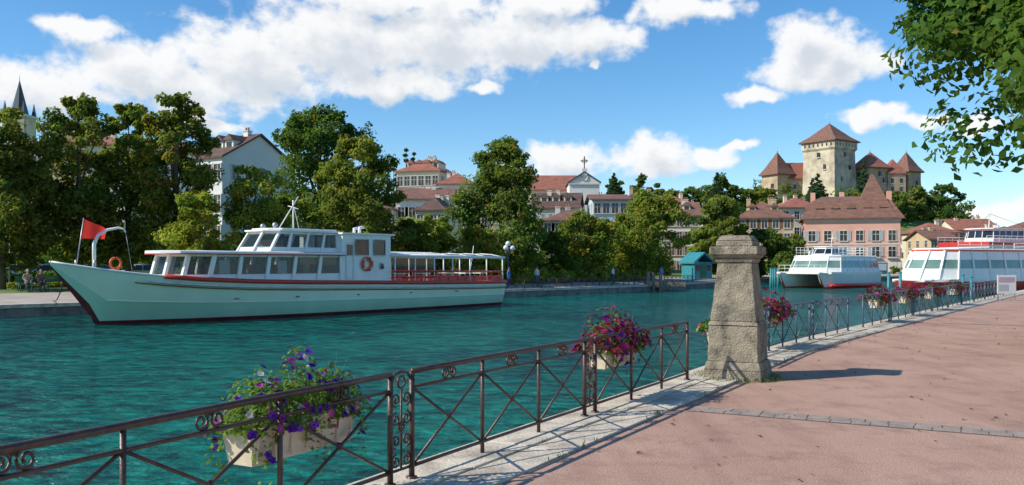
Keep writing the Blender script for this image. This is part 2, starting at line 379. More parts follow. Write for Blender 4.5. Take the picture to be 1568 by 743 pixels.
def band(p0,p1,w,rows):
    a=Vector(p0);b=Vector(p1);d=(b-a).normalized();n=rn(d); Ln=(b-a).length
    mb.add([(*(a-n*.02),.004),(*(b-n*.02),.004),(*(b+n*(w+.02)),.004),(*(a+n*(w+.02)),.004)],[(3,2,1,0)],JOINT)
    for r in range(rows):
        s=U(-.1,0)
        while s<Ln:
            l=U(.15,.27); p=a+d*max(s,0)+n*(r*w/rows); z=.008+U(-.002,.002); e=d*(l-.012); k=n*(w/rows-.012)
            v=[p,p+e,p+e+k,p+k]; mb.add([(x.x,x.y,z) for x in v]+[(x.x,x.y,0.001) for x in v],[(3,2,1,0),(0,1,5,4),(1,2,6,5),(2,3,7,6),(3,0,4,7)],COBB); s+=l
band((2.2,10.15),(16,3.0),.34,2)
band((12.5,24.6),(34,13),.30,2)
mb.obj('cobble_drain_strip')
offs2=[7,9,12,18,26,36,48,62,78,96,115,135,155,180,205,230,260,290,320,350,390,450,600,900,1500,3000]
def ribbon(name,path,offs,m,zf,step,wall=None):
    n=int(path.l[-1]/step); P=[path.pos(path.l[-1]*i/n) for i in range(n+1)]
    Nn=[]
    for i in range(n+1):
        s=Vector((0,0))
        for k in range(max(0,i-5),min(n,i+5)+1): s+=rn(P[k][1])
        Nn.append(s.normalized())
    mb=MB(); rows=[]
    for (p,d),nn in zip(P,Nn):
        rows.append([(p.x-nn.x*o,p.y-nn.y*o,zf(p.x-nn.x*o,p.y-nn.y*o,o)) for o in offs])
    mb.loft(rows,[m],True); o=mb.obj(name)
    if wall:
        mb=MB(); mb.loft([[(p.x,p.y,-3),(p.x,p.y,zf(p.x,p.y,0)-.12)] for p,d in P],[QWALL],False)
        mb.loft([[(p.x+.1*nn.x,p.y+.1*nn.y,zf(p.x,p.y,0)-.16),(p.x+.1*nn.x,p.y+.1*nn.y,zf(p.x,p.y,0)+.03),(p.x-.5*nn.x,p.y-.5*nn.y,zf(p.x,p.y,0)+.03)] for (p,d),nn in zip(P,Nn)],[SLAB],False)
        mb.obj('quay_wall')
ribbon('quay_pavement',SP,[0,3,7.05],QPAVE,gz,4,True)
ribbon('ground',SP,offs2,GRASS,gz,8)
def watermat():
    m,nt,b=newmat('lake_water'); N=nt.nodes; L=nt.links
    b.inputs['Roughness'].default_value=.05; b.inputs['IOR'].default_value=1.33; b.inputs['Specular IOR Level'].default_value=.5
    tc=N.new('ShaderNodeTexCoord')
    def no(sc,st,det=4,rot=.6,ro=.55):
        mp=N.new('ShaderNodeMapping'); mp.inputs['Scale'].default_value=st; mp.inputs['Rotation'].default_value=(0,0,rot); L.new(tc.outputs['Object'],mp.inputs[0])
        x=N.new('ShaderNodeTexNoise'); x.noise_dimensions='2D'; x.inputs['Scale'].default_value=sc; x.inputs['Detail'].default_value=det; x.inputs['Roughness'].default_value=ro; x.inputs['Distortion'].default_value=.3; L.new(mp.outputs[0],x.inputs[0]); return x.outputs['Fac']
    a=no(.6,(1,1.9,1),3,.2,.6); c=no(1.7,(1,1.9,1),5,-.15,.62); l=no(.07,(1,1,1),2)
    h=ma(N,L,'ADD',ma(N,L,'MULTIPLY',a,.75),ma(N,L,'MULTIPLY',c,.55))
    bp=N.new('ShaderNodeBump'); bp.inputs['Strength'].default_value=1; bp.inputs['Distance'].default_value=.40; L.new(h,bp.inputs['Height']); L.new(bp.outputs[0],b.inputs['Normal'])
    mixv=ma(N,L,'ADD',ma(N,L,'MULTIPLY',a,.30),ma(N,L,'ADD',ma(N,L,'MULTIPLY',c,.5),ma(N,L,'MULTIPLY',l,.20)))
    r=N.new('ShaderNodeValToRGB'); r.color_ramp.elements[0].position=.41; r.color_ramp.elements[0].color=(.0,.026,.029,1); r.color_ramp.elements[1].position=.60; r.color_ramp.elements[1].color=(.006,.22,.165,1)
    L.new(mixv,r.inputs[0]); L.new(r.outputs[0],b.inputs['Base Color']); return m
mb=MB(); mb.add([(-3000,-3000,WZ),(3000,-3000,WZ),(3000,3000,WZ),(-3000,3000,WZ)],[(0,1,2,3)],watermat()); mb.obj('water')
# ---------------------------------------------------------------- railing
def spiral(mb,c,u,v,R,turns,r,m,a0=0,sgn=1,n=22):
    c=Vector(c);u=Vector(u);v=Vector(v); P=[]
    for i in range(n+1):
        q=i/n; a=a0+sgn*q*turns*2*math.pi; rr=R*(1-.75*q); P.append(c+u*rr*math.cos(a)+v*rr*math.sin(a))
    mb.tube(P,r,m,6)
def railpanel(mb,s0,s1,nb,m,detail=True,path=FP):
    Z=Vector((0,0,1))
    def q(t,z): p,d=path.pos(t); return (p.x,p.y,z)
    top,sub_,bot=.87,.745,.13
    mb.tube([q(s0+(s1-s0)*i/6,top) for i in range(7)],.023,m,8); mb.tube([q(s0+(s1-s0)*i/6,sub_) for i in range(7)],.014,m,6); mb.tube([q(s0+(s1-s0)*i/6,bot) for i in range(7)],.016,m,6)
    for k in range(nb+1):
        t=s0+(s1-s0)*k/nb; r=.023 if k in(0,nb) else .018
        mb.cyl(q(t,0),q(t,top),r,m,n=6)
        if k in (0,nb): mb.cyl(q(t,0),q(t,.05),.045,m,n=8)
    for k in range(nb):
        a=s0+(s1-s0)*k/nb; b=s0+(s1-s0)*(k+1)/nb; md=(a+b)/2
        mb.cyl(q(a,bot),q(b,sub_),.012,m,n=5); mb.cyl(q(a,sub_),q(b,bot),.012,m,n=5)
        if detail:
            p,d=path.pos(md); D=Vector((d.x,d.y,0)); c=Vector(q(md,(top+sub_)/2))
            mb.ring(Vector(q(md,(bot+sub_)/2)),D,Z,.022,.008,m,10,5)
            for sg in (-1,1):
                spiral(mb,c+D*sg*.062,D*sg,Z,.056,1.4,.0095,m,a0=math.pi*.5)
                mb.tube([c+D*sg*.062+Z*.056,c+D*sg*.02+Z*.05,c-D*sg*.0+Z*.03],.008,m,5)
def railgap(mb,s0,s1,m,path=FP):
    Z=Vector((0,0,1)); p,d=path.pos((s0+s1)/2); D=Vector((d.x,d.y,0)); g=(s1-s0)/2
    c=lambda z:Vector((p.x,p.y,z))
    mb.tube([c(.80)-D*g+Z*.0,c(.865)-D*g*.6,c(.88),c(.865)+D*g*.6,c(.80)+D*g],.014,m,6)
    mb.ring(c(.80),D,Z,.045,.010,m,16,5)
    for zc in (.62,.30):
        for sg in (-1,1):
            spiral(mb,c(zc)+D*sg*g*.48+Z*.05,D*sg,Z,.055,1.4,.009,m,a0=-math.pi/2)
            spiral(mb,c(zc)+D*sg*g*.48-Z*.10,D*sg,-Z,.055,1.4,.009,m,a0=-math.pi/2)
    mb.tube([c(.13),c(.745)],.009,m,5); mb.tube([c(.13)-D*g,c(.13)+D*g],.012,m,5); mb.ring(c(.46),D,Z,.03,.012,m,12,5)
mb=MB(); sp=FP.sY(6.62); gap=.27; s_p=FP.sY(12.25); L1=(s_p-sp-gap)/2
railpanel(mb,sp,sp+L1,3,IRON); railgap(mb,sp+L1,sp+L1+gap,IRON); railpanel(mb,sp+L1+gap,s_p,3,IRON)
railgap(mb,sp-gap,sp,IRON); railpanel(mb,sp-gap-3.45,sp-gap,3,IRON); railgap(mb,sp-gap*2-3.45,sp-gap-3.45,IRON); railpanel(mb,sp-2*gap-6.9,sp-2*gap-3.45,3,IRON)
mb.obj('metal_railing')
mb=MB(); a=FP.sY(13.6); b=FP.sY(21.3); n=3; Lp=(b-a-gap*(n-1))/n
for i in range(n):
    railpanel(mb,a+i*(Lp+gap),a+i*(Lp+gap)+Lp,3,IRONB); 
    if i<n-1: railgap(mb,a+i*(Lp+gap)+Lp,a+(i+1)*(Lp+gap),IRONB)
mb.obj('metal_railing')
mb=MB(); a=FP.sY(22.5); b=FP.sY(47)
while a<b:
    railpanel(mb,a,a+3,3,IRONB,a<FP.sY(32)); a+=3.25
mb.obj('metal_railing')
# ---------------------------------------------------------------- pillar
pd=FP.pos(FP.sY(12.5))[1]; e=empty('stone_pillar',(at(1130,12.75),12.75,0),math.atan2(pd.y,pd.x)+.06)
mb=MB()
mb.frus(-.1,.15,.42,.42,.42,.42,STONE); mb.frus(.15,.27,.42,.42,.385,.385,STONE)
mb.frus(.27,.80,.37,.37,.355,.355,STONE); mb.frus(.802,.86,.372,.372,.34,.34,STONE)
mb.frus(.862,1.72,.335,.335,.25,.25,STONE); mb.frus(1.722,1.79,.262,.262,.285,.285,STONE)
mb.frus(1.792,1.84,.30,.30,.345,.345,STONE); mb.frus(1.842,1.965,.355,.355,.35,.35,STONE); mb.frus(1.967,2.05,.27,.27,.265,.265,STONE); mb.frus(2.052,2.13,.265,.265,.20,.20,STONE)
o=mb.obj('pillar_stone',e)
sb=o.modifiers.new('b','BEVEL'); sb.width=.016; sb.segments=2; sb.limit_method='ANGLE'
rm=o.modifiers.new('s','SUBSURF'); rm.subdivision_type='SIMPLE'; rm.levels=3; rm.render_levels=3
tx=bpy.data.textures.new('n','CLOUDS'); tx.noise_scale=.14; dm=o.modifiers.new('d','DISPLACE'); dm.texture=tx; dm.strength=.016; dm.mid_level=.5
cc=[];
for i in range(500):
    a=U(0,6.28); r=.52+abs(random.gauss(0,.09)); cc.append((at(1130,12.75)+r*math.cos(a),12.75+r*math.sin(a),U(.0,.05)))
for i in range(700):
    s=FP.sY(U(6,22)); p,d=FP.pos(s); q=p+rn(d)*random.choice((.225,.62,.63)); 
    if math.sin(s*3.1)+math.sin(s*7.7)<.5: continue
    cc.append((q.x+U(-.03,.03),q.y+U(-.03,.03),U(.01,.04)))
cc=np.array(cc); nq=len(cc); leaves('grass_tuft',cc,rng.normal(size=(nq,3))+np.array([0,-1,0]),.07*np.ones(nq),np.array([[.14,.20,.04]])*(.6+.7*rng.random((nq,1))),LEAF,T=np.array([[0,0,1.]])+rng.normal(size=(nq,3))*.4,aspect=.15)
n=220; fy=5+rng.random(n)**1.5*22; fx=np.array([FP.pos(FP.sY(y))[0].x+.1+abs(random.gauss(0,2.8)) for y in fy]); cc=np.stack([fx,fy,np.full(n,.045)],1); cc[:,2]=.018
leaves('fallen_leaves',cc,np.tile([0,0,1.],(n,1))+rng.normal(size=(n,3))*.25,.03+.04*rng.random(n),np.array([[.2,.14,.05]])*(.4+rng.random((n,1))),LEAF)
# ---------------------------------------------------------------- planters
def planter(name,s,Ln,pal,nl,nf,leaf,z=.60,big=1.,greens=(.12,.20,.04),redleaf=None,hgt=.3,trail=.2,th=.2,bx=1.):
    p,d=FP.pos(s); nn=rn(d); pos=p-nn*.19
    e=empty(name,(pos.x,pos.y,z),math.atan2(d.y,d.x))
    mb=MB(); h=th; mb.frus(-h/2,h/2,Ln/2-.03,.085*bx,Ln/2,.11*bx,CREAM); mb.frus(h/2+.002,h/2+.028,Ln/2+.018,.125*bx,Ln/2+.018,.125*bx,CREAM)
    for x in (-Ln*.3,Ln*.3): mb.tube([(x,-.24,.30),(x,-.16,.30),(x,-.14,h/2),(x,-.12,-h/2),(x,.05,-h/2-.01)],.007,IRON,5)
    for x in np.linspace(-Ln*.45,Ln*.45,7): mb.box(x-.006,x+.006,-.113*bx,-.10*bx,-h/2+.02,h/2-.01,CREAM)
    mb.obj('trough',e,bevel=.006)
    u=rng.random(nl)*2-1; a=rng.random(nl)*math.pi; q=rng.random(nl)**.5
    lump=1+.35*np.sin(u*9+s)+.2*np.sin(u*23)
    X=u*Ln*.58; Yy=np.cos(a)*q*.23*big; Z=h/2+np.sin(a)*q*hgt*lump*np.sqrt(np.clip(1.1-u*u,0,1))
    tr=rng.random(nl)<trail; Yy[tr]=np.sign(rng.normal(size=tr.sum()))*(.14+.06*rng.random(tr.sum())); Z[tr]=h/2-rng.random(tr.sum())**1.8*.34*np.clip(.25+.9*np.sin(u[tr]*7+s),0,1.2)
    P=np.stack([X,Yy,Z],1); Nn=np.stack([u*.4,np.cos(a),np.sin(a)+.2],1)+rng.normal(size=(nl,3))*.6
    col=np.array([greens])*(.6+.8*rng.random((nl,1)))
    if redleaf is not None:
        rl=rng.random(nl)<.5; rl&=~tr; col[rl]=np.array(redleaf)*(.5+rng.random(rl.sum()))[:,None]
    leaves('plant_leaves',P,Nn,leaf*(.6+.8*rng.random(nl)),col,LEAF,e,aspect=.6)
    mb=MB()
    for i in range(14):
        x=U(-.5,.5)*Ln; mb.tube([(x,0,h/2),(x+U(-.08,.08),U(-.1,.1),h/2+.15),(x+U(-.18,.18),U(-.15,.15),h/2+hgt+U(0,.1))],.0025,GREENP,4)
    mb.obj('stems',e)
    PC=[];PN=[];PT=[];CL=[]
    for i in range(nf):
        u=U(-1,1); a=U(-.1,math.pi+.1); r=U(.85,1.15)
        c=np.array([u*Ln*.6,math.cos(a)*.22*r*big,h/2+math.sin(a)*hgt*r*(1+.3*math.sin(u*9+s))*math.sqrt(max(0,1.1-u*u))]) 
        if random.random()<trail*.8: c[1]=random.choice((-1,1))*U(.15,.2); c[2]=h/2-U(0,.2)
        f=np.array([u*.4+U(-.4,.4),math.cos(a)-.2+U(-.3,.3),math.sin(a)*.6+.2+U(-.3,.3)]); f/=np.linalg.norm(f)
        t=np.cross(f,[.3,.2,1]); t/=np.linalg.norm(t); b=np.cross(f,t); k0=random.choice(pal); sz=U(.75,1.25)*.026*big; br=U(.7,1.25)
        for k in range(5):
            an=k*1.2566; dd=t*math.cos(an)+b*math.sin(an); PC.append(c+dd*sz*.55); PN.append(f+dd*-.25); PT.append(dd); CL.append(np.array(k0)*br)
        PC.append(c+f*.004); PN.append(f); PT.append(t); CL.append(np.array((.35,.28,.08)) if k0[0]>.3 else np.array((.03,.01,.04)))
    sz=np.full(len(PC),.034*big); sz[5::6]=.014*big
    leaves('flowers',np.array(PC),np.array(PN),sz,np.array(CL),PETAL,e,aspect=1.0,T=np.array(PT),bend=0)
PUR=[(.15,.03,.42),(.10,.02,.32),(.18,.04,.46),(.14,.03,.38),(.10,.02,.30),(.6,.08,.42),(.6,.52,.62),(.3,.04,.28)]
REDS=[(.42,.03,.09),(.3,.02,.08),(.5,.04,.10),(.55,.07,.27),(.2,.03,.26),(.32,.03,.16)]
planter('flower_planter',FP.sY(5.66),1.0,PUR,3600,150,.042,z=.54,hgt=.34,greens=(.17,.25,.06),trail=.13,th=.21,bx=1.2)
planter('flower_planter',FP.sY(10.35),.95,REDS+PUR[:2],2400,210,.05,z=.56,big=1.35,redleaf=(.24,.02,.055),hgt=.38,trail=.12,bx=1.1)
planter('flower_planter',FP.sY(16.9),1.2,REDS,1600,180,.06,z=.56,big=1.6,redleaf=(.22,.02,.055),hgt=.36,trail=.12,bx=1.1)
planter('flower_planter',FP.sY(14.2),.8,[(.6,.45,.1),(.4,.03,.1)],900,60,.06,z=.5,big=1.2,hgt=.22)
for yy in (24.5,27.5,31,35):
    planter('flower_planter',FP.sY(yy),1.2,REDS,800,100,.075,z=.56,big=1.8,redleaf=(.22,.02,.06),hgt=.32,trail=.12,bx=1.1)
# ---------------------------------------------------------------- buildings
def window(mb,x,z,w,h,shut=None,trim=TRIM,arch=False):
    mb.box(x-w/2,x+w/2,-.03,.02,z,z+h,WINM)
    t=.10
    mb.box(x-w/2-t,x-w/2,-.10,.02,z,z+h,trim); mb.box(x+w/2,x+w/2+t,-.10,.02,z,z+h,trim); mb.box(x-w/2-t,x+w/2+t,-.11,.02,z+h,z+h+t*1.3,trim); mb.box(x-w/2-t-.06,x+w/2+t+.06,-.18,.02,z-.14,z,trim)
    mb.box(x-.035,x+.035,-.055,.0,z,z+h,trim); mb.box(x-w/2,x+w/2,-.05,0,z+h*.62,z+h*.62+.06,trim)
    if shut:
        mb.box(x-w/2-t-w*.5,x-w/2-t-.01,-.09,.02,z,z+h,shut); mb.box(x+w/2+t+.01,x+w/2+t+w*.5,-.09,.02,z,z+h,shut)
def roofsolid(mb,w,d,h,rh,kind,m,over=.5,ridge='x'):
    a=w/2+over; b=d/2+over; t=.22
    if kind=='gable':
        if ridge=='x': sl=rh/(d/2); ze=h-sl*over; P=[(-b,ze),(0,h+rh),(b,ze)]; A=[(s*a,y,z+t) for s in(-1,1) for y,z in P]+[(s*a,y,z) for s in(-1,1) for y,z in P]
        else: sl=rh/(w/2); ze=h-sl*over; P=[(-a,ze),(0,h+rh),(a,ze)]; A=[(y,-s*b,z+t) for s in(-1,1) for y,z in P]+[(y,-s*b,z) for s in(-1,1) for y,z in P]
        mb.add(A,[(0,3,4,1),(1,4,5,2),(6,7,10,9),(7,8,11,10),(0,1,7,6),(1,2,8,7),(3,9,10,4),(4,10,11,5),(0,6,9,3),(2,5,11,8)],m)
        return
    r=[(-a,-b),(a,-b),(a,b),(-a,b)]
    if w>=d: l=max(w/2-d/2,.05); q=[(-l,-.05),(l,-.05),(l,.05),(-l,.05)]
    else: l=max(d/2-w/2,.05); q=[(-.05,-l),(.05,-l),(.05,l),(-.05,l)]
    mb.prism(r,h-.12,h+.08,m); 
    mid=[(x*.62+qx*.38,y*.62+qy*.38) for (x,y),(qx,qy) in zip(r,q)]
    mb.prism(r,h+.08,h+rh*.34,m,mid); mb.prism(mid,h+rh*.34,h+rh,m,q)
def house(name,x,y,z0,w,d,h,rot=0,roof='hip',rh=3,wall=CREAMW,rm=ROOFB,floors=3,cols=5,side=3,over=.5,shut=None,ridge='x',dorm=0,chim=2,ww=1.0,wh=1.6,band=False,dsz=1.):
    e=empty(name,(x,y,z0),rot); mb=MB(); mb.box(-w/2,w/2,-d/2,d/2,-6,h,wall)
    if roof=='gable':
        if ridge=='x':
            for s in(-1,1): mb.add([(s*w/2,-d/2,h),(s*w/2,d/2,h),(s*w/2,0,h+rh-.02)],[(0,1,2)] if s>0 else [(2,1,0)],wall)
        else:
            for s in(-1,1): mb.add([(-w/2,s*d/2,h),(w/2,s*d/2,h),(0,s*d/2,h+rh-.02)],[(0,1,2)] if s<0 else [(2,1,0)],wall)
    if band:
        for k in range(1,floors+1): z=h*k/floors-.12; mb.box(-w/2-.08,w/2+.08,-d/2-.08,d/2+.08,z-.1,z+.1,TRIM)
    mb.obj('walls',e)
    mb=MB(); roofsolid(mb,w,d,h,rh,roof,rm,over,ridge)
    mb.obj('roof',e)
    mb=MB()
    fh=h/floors
    for (M,W,nc) in ((Matrix.Translation((0,-d/2,0)),w,cols),(Matrix.Rotation(-math.pi/2,4,'Z')@Matrix.Translation((0,-w/2,0)),d,side),(Matrix.Rotation(math.pi/2,4,'Z')@Matrix.Translation((0,-w/2,0)),d,side)):
        mb.M=M
        for f in range(floors):
            for c in range(nc): window(mb,-W/2+W*(c+.5)/nc,f*fh+fh*.28,ww,min(wh,fh*.6),shut)
    mb.M=None; mb.obj('windows',e)
    if dorm or chim:
        mb=MB()
        for i in range(dorm):
            xx=-w/2*.8+w*.8*(i+.5)/dorm; yy=-d/2*.62; zz=h+rh*.30; q=.65*dsz
            mb.box(xx-q,xx+q,yy,yy+d*.3,zz-.6,zz+1.2*dsz,wall); mb.box(xx-q*.6,xx+q*.6,yy-.03,yy,zz,zz+1.0*dsz,WINM)
            mb.add([(xx-q-.2,yy-.25,zz+1.2*dsz),(xx+q+.2,yy-.25,zz+1.2*dsz),(xx,yy-.1,zz+1.9*dsz),(xx-q-.2,yy+d*.3,zz+1.2*dsz),(xx+q+.2,yy+d*.3,zz+1.2*dsz),(xx,yy+d*.3,zz+1.9*dsz)],[(0,1,2),(0,2,5,3),(1,4,5,2),(0,3,4,1)],rm)
        for i in range(chim):
            xx=w*U(-.35,.35); yy=U(-.15,.2)*d; zc=h+rh+U(.1,.7); mb.box(xx-.35,xx+.35,yy-.3,yy+.3,h,zc,wall); mb.box(xx-.42,xx+.42,yy-.37,yy+.37,zc,zc+.12,TRIM)
            for k in (-.18,.18): mb.cyl((xx+k,yy,zc+.1),(xx+k,yy,zc+.5),.1,ROOFR,n=8)
        mb.obj('dormers_and_chimneys',e)
    return e
def hs(name,pl,pr,ytop,yeave,Y,d=12,z0=0,rot=0,**k):
    x0,x1=at(pl,Y),at(pr,Y); w=(x1-x0); h=hz(yeave,Y)-z0; rh=hz(ytop,Y)-hz(yeave,Y)
    c,s_=abs(math.cos(rot)),abs(math.sin(rot)); w=(w-d*s_)/c if rot else w
    return house(name,(x0+x1)/2,Y+d/2,z0,max(w,4),d,h,rot,rh=rh,**k)
hs('white_apartment_house',306,402,198,240,92,d=11,rot=-.5,roof='gable',wall=WHITEW,rm=ROOFD,floors=4,cols=3,side=3,dorm=2,chim=2,over=.3)
hs('town_house',40,190,192,222,105,d=12,roof='hip',wall=CREAMW,rm=ROOFR,floors=4,cols=7,dorm=0,chim=3)
hs('town_house',190,300,205,232,110,d=12,roof='hip',wall=WHITEW,rm=ROOFR,floors=4,cols=7,dorm=0)
hs('modern_block',68,112,188,190,180,d=10,roof='hip',wall=GREYW,rm=SLATE,floors=6,cols=5,chim=1)
e=empty('church_spire',(at(30,240),240,0)); mb=MB(); mb.box(-3,3,-3,3,0,hz(178,240),CASTLE); z=hz(178,240); zt=hz(118,240)
mb.frus(z-.5,z+.2,3.3,3.3,3.3,3.3,TRIM)
oct_=[(2.4*math.cos(i*math.pi/4+.39),2.4*math.sin(i*math.pi/4+.39)) for i in range(8)]; mb.prism(oct_,z+.2,zt-1,SLATE,[(a*.03,b*.03) for a,b in oct_])
for sx_,sy_ in ((-1,-1),(1,-1),(1,1),(-1,1)): mb.frus(z+.2,z+4,.5,.5,.03,.03,SLATE,cx=sx_*2.6,cy=sy_*2.6)
mb.cyl((0,0,zt-1.2),(0,0,zt+1),.08,METAL,n=6); mb.obj('tower_and_spire',e)
hs('hillside_mansion',606,702,240,262,175,d=16,rot=-.25,roof='hip',wall=CREAMW,rm=ROOFR,floors=5,cols=6,side=4,dorm=4,chim=3,ww=1.2,wh=2)
hs('hillside_mansion_wing',670,728,262,282,165,d=12,roof='hip',wall=WHITEW,rm=ROOFR,floors=5,cols=4,chim=2)
hs('town_house',606,690,285,305,135,d=12,roof='gable',wall=WHITEW,rm=ROOFB,floors=3,cols=5,shut=SHUTG,chim=4)
hs('town_house',640,700,300,322,120,d=10,rot=-.2,roof='hip',wall=CREAMW,rm=ROOFD,floors=3,cols=4,chim=3)
hs('hillside_villa',758,838,253,278,185,d=14,roof='hip',wall=CREAMW,rm=ROOFR,floors=4,cols=5,chim=2)
hs('convent_wing',812,888,266,290,170,d=11,roof='gable',wall=CREAMW,rm=ROOFR,floors=4,cols=6,chim=0)
e=hs('chapel',872,918,264,279,162,d=16,roof='gable',ridge='y',wall=WHITEW,rm=SLATE,floors=1,cols=1,side=3,chim=0,ww=1,wh=2,over=.3)
mb=MB(); zt=hz(264,162); mb.box(-.5,.5,-8.2,-7.2,zt-.6,zt+.7,WHITEW); mb.box(-.09,.09,-7.8,-7.6,zt+.7,zt+3.1,BLACK); mb.box(-.7,.7,-7.81,-7.59,zt+2.1,zt+2.3,BLACK); mb.ring((0,-7.7,zt+2.2),(1,0,0),(0,0,1),.42,.05,BLACK,14,5)
wch=at(918,162)-at(872,162); mb.box(-wch/2-.2,wch/2+.2,-8.25,-8.0,hz(283,162),hz(281,162),TRIM); mb.ring((0,-8.05,hz(272,162)),(1,0,0),(0,0,1),.6,.12,TRIM,14,5); mb.obj('pediment_and_cross',e)
hs('town_house',815,900,293,318,140,d=12,rot=-.15,roof='gable',wall=CREAMW,rm=ROOFD,floors=3,cols=6,shut=SHUTG,dorm=3,chim=3)
hs('town_house',830,915,318,338,125,d=11,roof='hip',wall=WHITEW,rm=ROOFB,floors=3,cols=5,shut=SHUT,chim=3)
hs('pale_blue_house',908,962,296,306,135,d=10,roof='gable',wall=BLUEW,rm=ROOFB,floors=4,cols=4,chim=1)
hs('town_house',955,1020,288,304,165,d=11,roof='hip',wall=WARMW,rm=ROOFD,floors=4,cols=5,chim=2)
hs('town_house',1012,1085,308,330,150,d=12,rot=-.15,roof='gable',wall=CREAMW,rm=ROOFB,floors=4,cols=5,shut=SHUT,chim=3,dorm=2)
hs('town_house',1010,1060,298,312,190,d=12,roof='hip',wall=CREAMW,rm=ROOFR,floors=5,cols=5,chim=2)
hs('ochre_town_house',1130,1232,305,334,152,d=12,rot=-.2,roof='hip',wall=WARMW,rm=ROOFB,floors=4,cols=5,shut=SHUT,dorm=2,chim=3,wh=1.5)
hs('town_house',1195,1262,300,318,175,d=12,roof='hip',wall=CREAMW,rm=ROOFR,floors=4,cols=4,chim=2)
# pink hotel
Y=146; zt=hz(335,Y); rotp=-.30; e=empty('pink_hotel',(at(1322,Y)+.6,Y+8,0),rotp)
W_,D_=15.6,13.; h=zt
mb=MB(); mb.box(-W_/2,W_/2,-D_/2,D_/2,-3,h,PINK); mb.box(-W_/2-.1,W_/2+.1,-D_/2-.1,D_/2+.1,-3,2.6,TRIM); mb.box(-W_/2-.12,W_/2+.12,-D_/2-.12,D_/2+.12,h-.35,h,TRIM); mb.box(-W_/2-.08,W_/2+.08,-D_/2-.08,D_/2+.08,5.1,5.3,TRIM); mb.obj('walls',e)
mb=MB(); rr=[(-W_/2-.6,-D_/2-.6),(W_/2+.6,-D_/2-.6),(W_/2+.6,D_/2+.6),(-W_/2-.6,D_/2+.6)]
mb.prism(rr,h,h+.25,ROOFB); mb.prism(rr,h+.25,h+3.3,ROOFB,[(x*.78,y*.7) for x,y in rr]); mb.prism([(x*.78,y*.7) for x,y in rr],h+3.3,h+4.4,ROOFB,[(x*.55,y*.12) for x,y in rr])
mb.prism([(.2,-D_/2-.5),(7.2,-D_/2-.5),(7.2,-D_/2+6.5),(.2,-D_/2+6.5)],h+.26,h+8.1,ROOFB,[(3.5,-2.6),(3.9,-2.6),(3.9,-2.3),(3.5,-2.3)])
mb.obj('roof',e)
mb=MB()
for (M,Ww,nc) in ((Matrix.Translation((0,-D_/2,0)),W_,6),(Matrix.Rotation(-math.pi/2,4,'Z')@Matrix.Translation((0,-W_/2,0)),D_,5),(Matrix.Rotation(math.pi/2,4,'Z')@Matrix.Translation((0,-W_/2,0)),D_,5)):
    mb.M=M
    for f,z in enumerate((.3,3.0,5.8)):
        for c in range(nc):
            xx=-Ww/2+Ww*(c+.5)/nc; window(mb,xx,z,1.15 if f else 1.6,1.75 if f else 2.0,SHUTG if f and c%2==0 else None)
            if f==1: mb.box(xx-.9,xx+.9,-.55,-.1,z-.25,z-.15,TRIM); [mb.cyl((xx-.85+k*.2,-.52,z-.15),(xx-.85+k*.2,-.52,z+.7),.015,BLACK,n=4) for k in range(9)]; mb.box(xx-.88,xx+.88,-.545,-.50,z+.7,z+.75,BLACK)
    for c in range(nc-1):
        xx=-Ww/2+Ww*(c+1)/nc; mb.box(xx-.5,xx+.5,.55,2.6,h+.7,h+2.0,TRIM); mb.box(xx-.32,xx+.32,.52,.56,h+.85,h+1.8,WINM); mb.add([(xx-.75,.3,h+2.0),(xx+.75,.3,h+2.0),(xx,.6,h+2.9),(xx-.75,2.8,h+2.0),(xx+.75,2.8,h+2.0),(xx,2.8,h+2.9)],[(0,1,2),(0,2,5,3),(1,4,5,2),(0,3,4,1)],ROOFB)
mb.M=None
for xx in (-6,-1,7): mb.box(xx-.4,xx+.4,1.5,2.3,h+2,h+5.4,PINK)
mb.obj('windows_dormers_balconies',e)
for a,b,yt,ye,Y,wl,rm in ((1408,1470,340,356,175,CREAMW,ROOFR),(1425,1465,352,366,160,WARMW,ROOFB),(1465,1530,335,352,185,CREAMW,ROOFR),(1520,1600,345,360,165,CREAMW,ROOFB),(1480,1545,348,362,200,PINK,ROOFR),(1560,1640,336,352,190,WARMW,ROOFB)):
    hs('town_house',a,b,yt,ye,Y,d=10,roof='gable' if a%2 else 'hip',wall=wl,rm=rm,floors=3,cols=4,chim=2)
hs('town_house',1085,1135,322,338,165,d=10,roof='hip',wall=CREAMW,rm=ROOFR,floors=3,cols=4)
hs('town_house',955,1010,330,345,130,d=10,roof='hip',wall=CREAMW,rm=ROOFB,floors=3,cols=4)
hs('town_house',700,800,300,318,150,d=10,roof='hip',wall=CREAMW,rm=ROOFR,floors=3,cols=6)
hs('town_house',420,600,300,320,130,d=10,roof='hip',wall=WHITEW,rm=ROOFB,floors=3,cols=9)
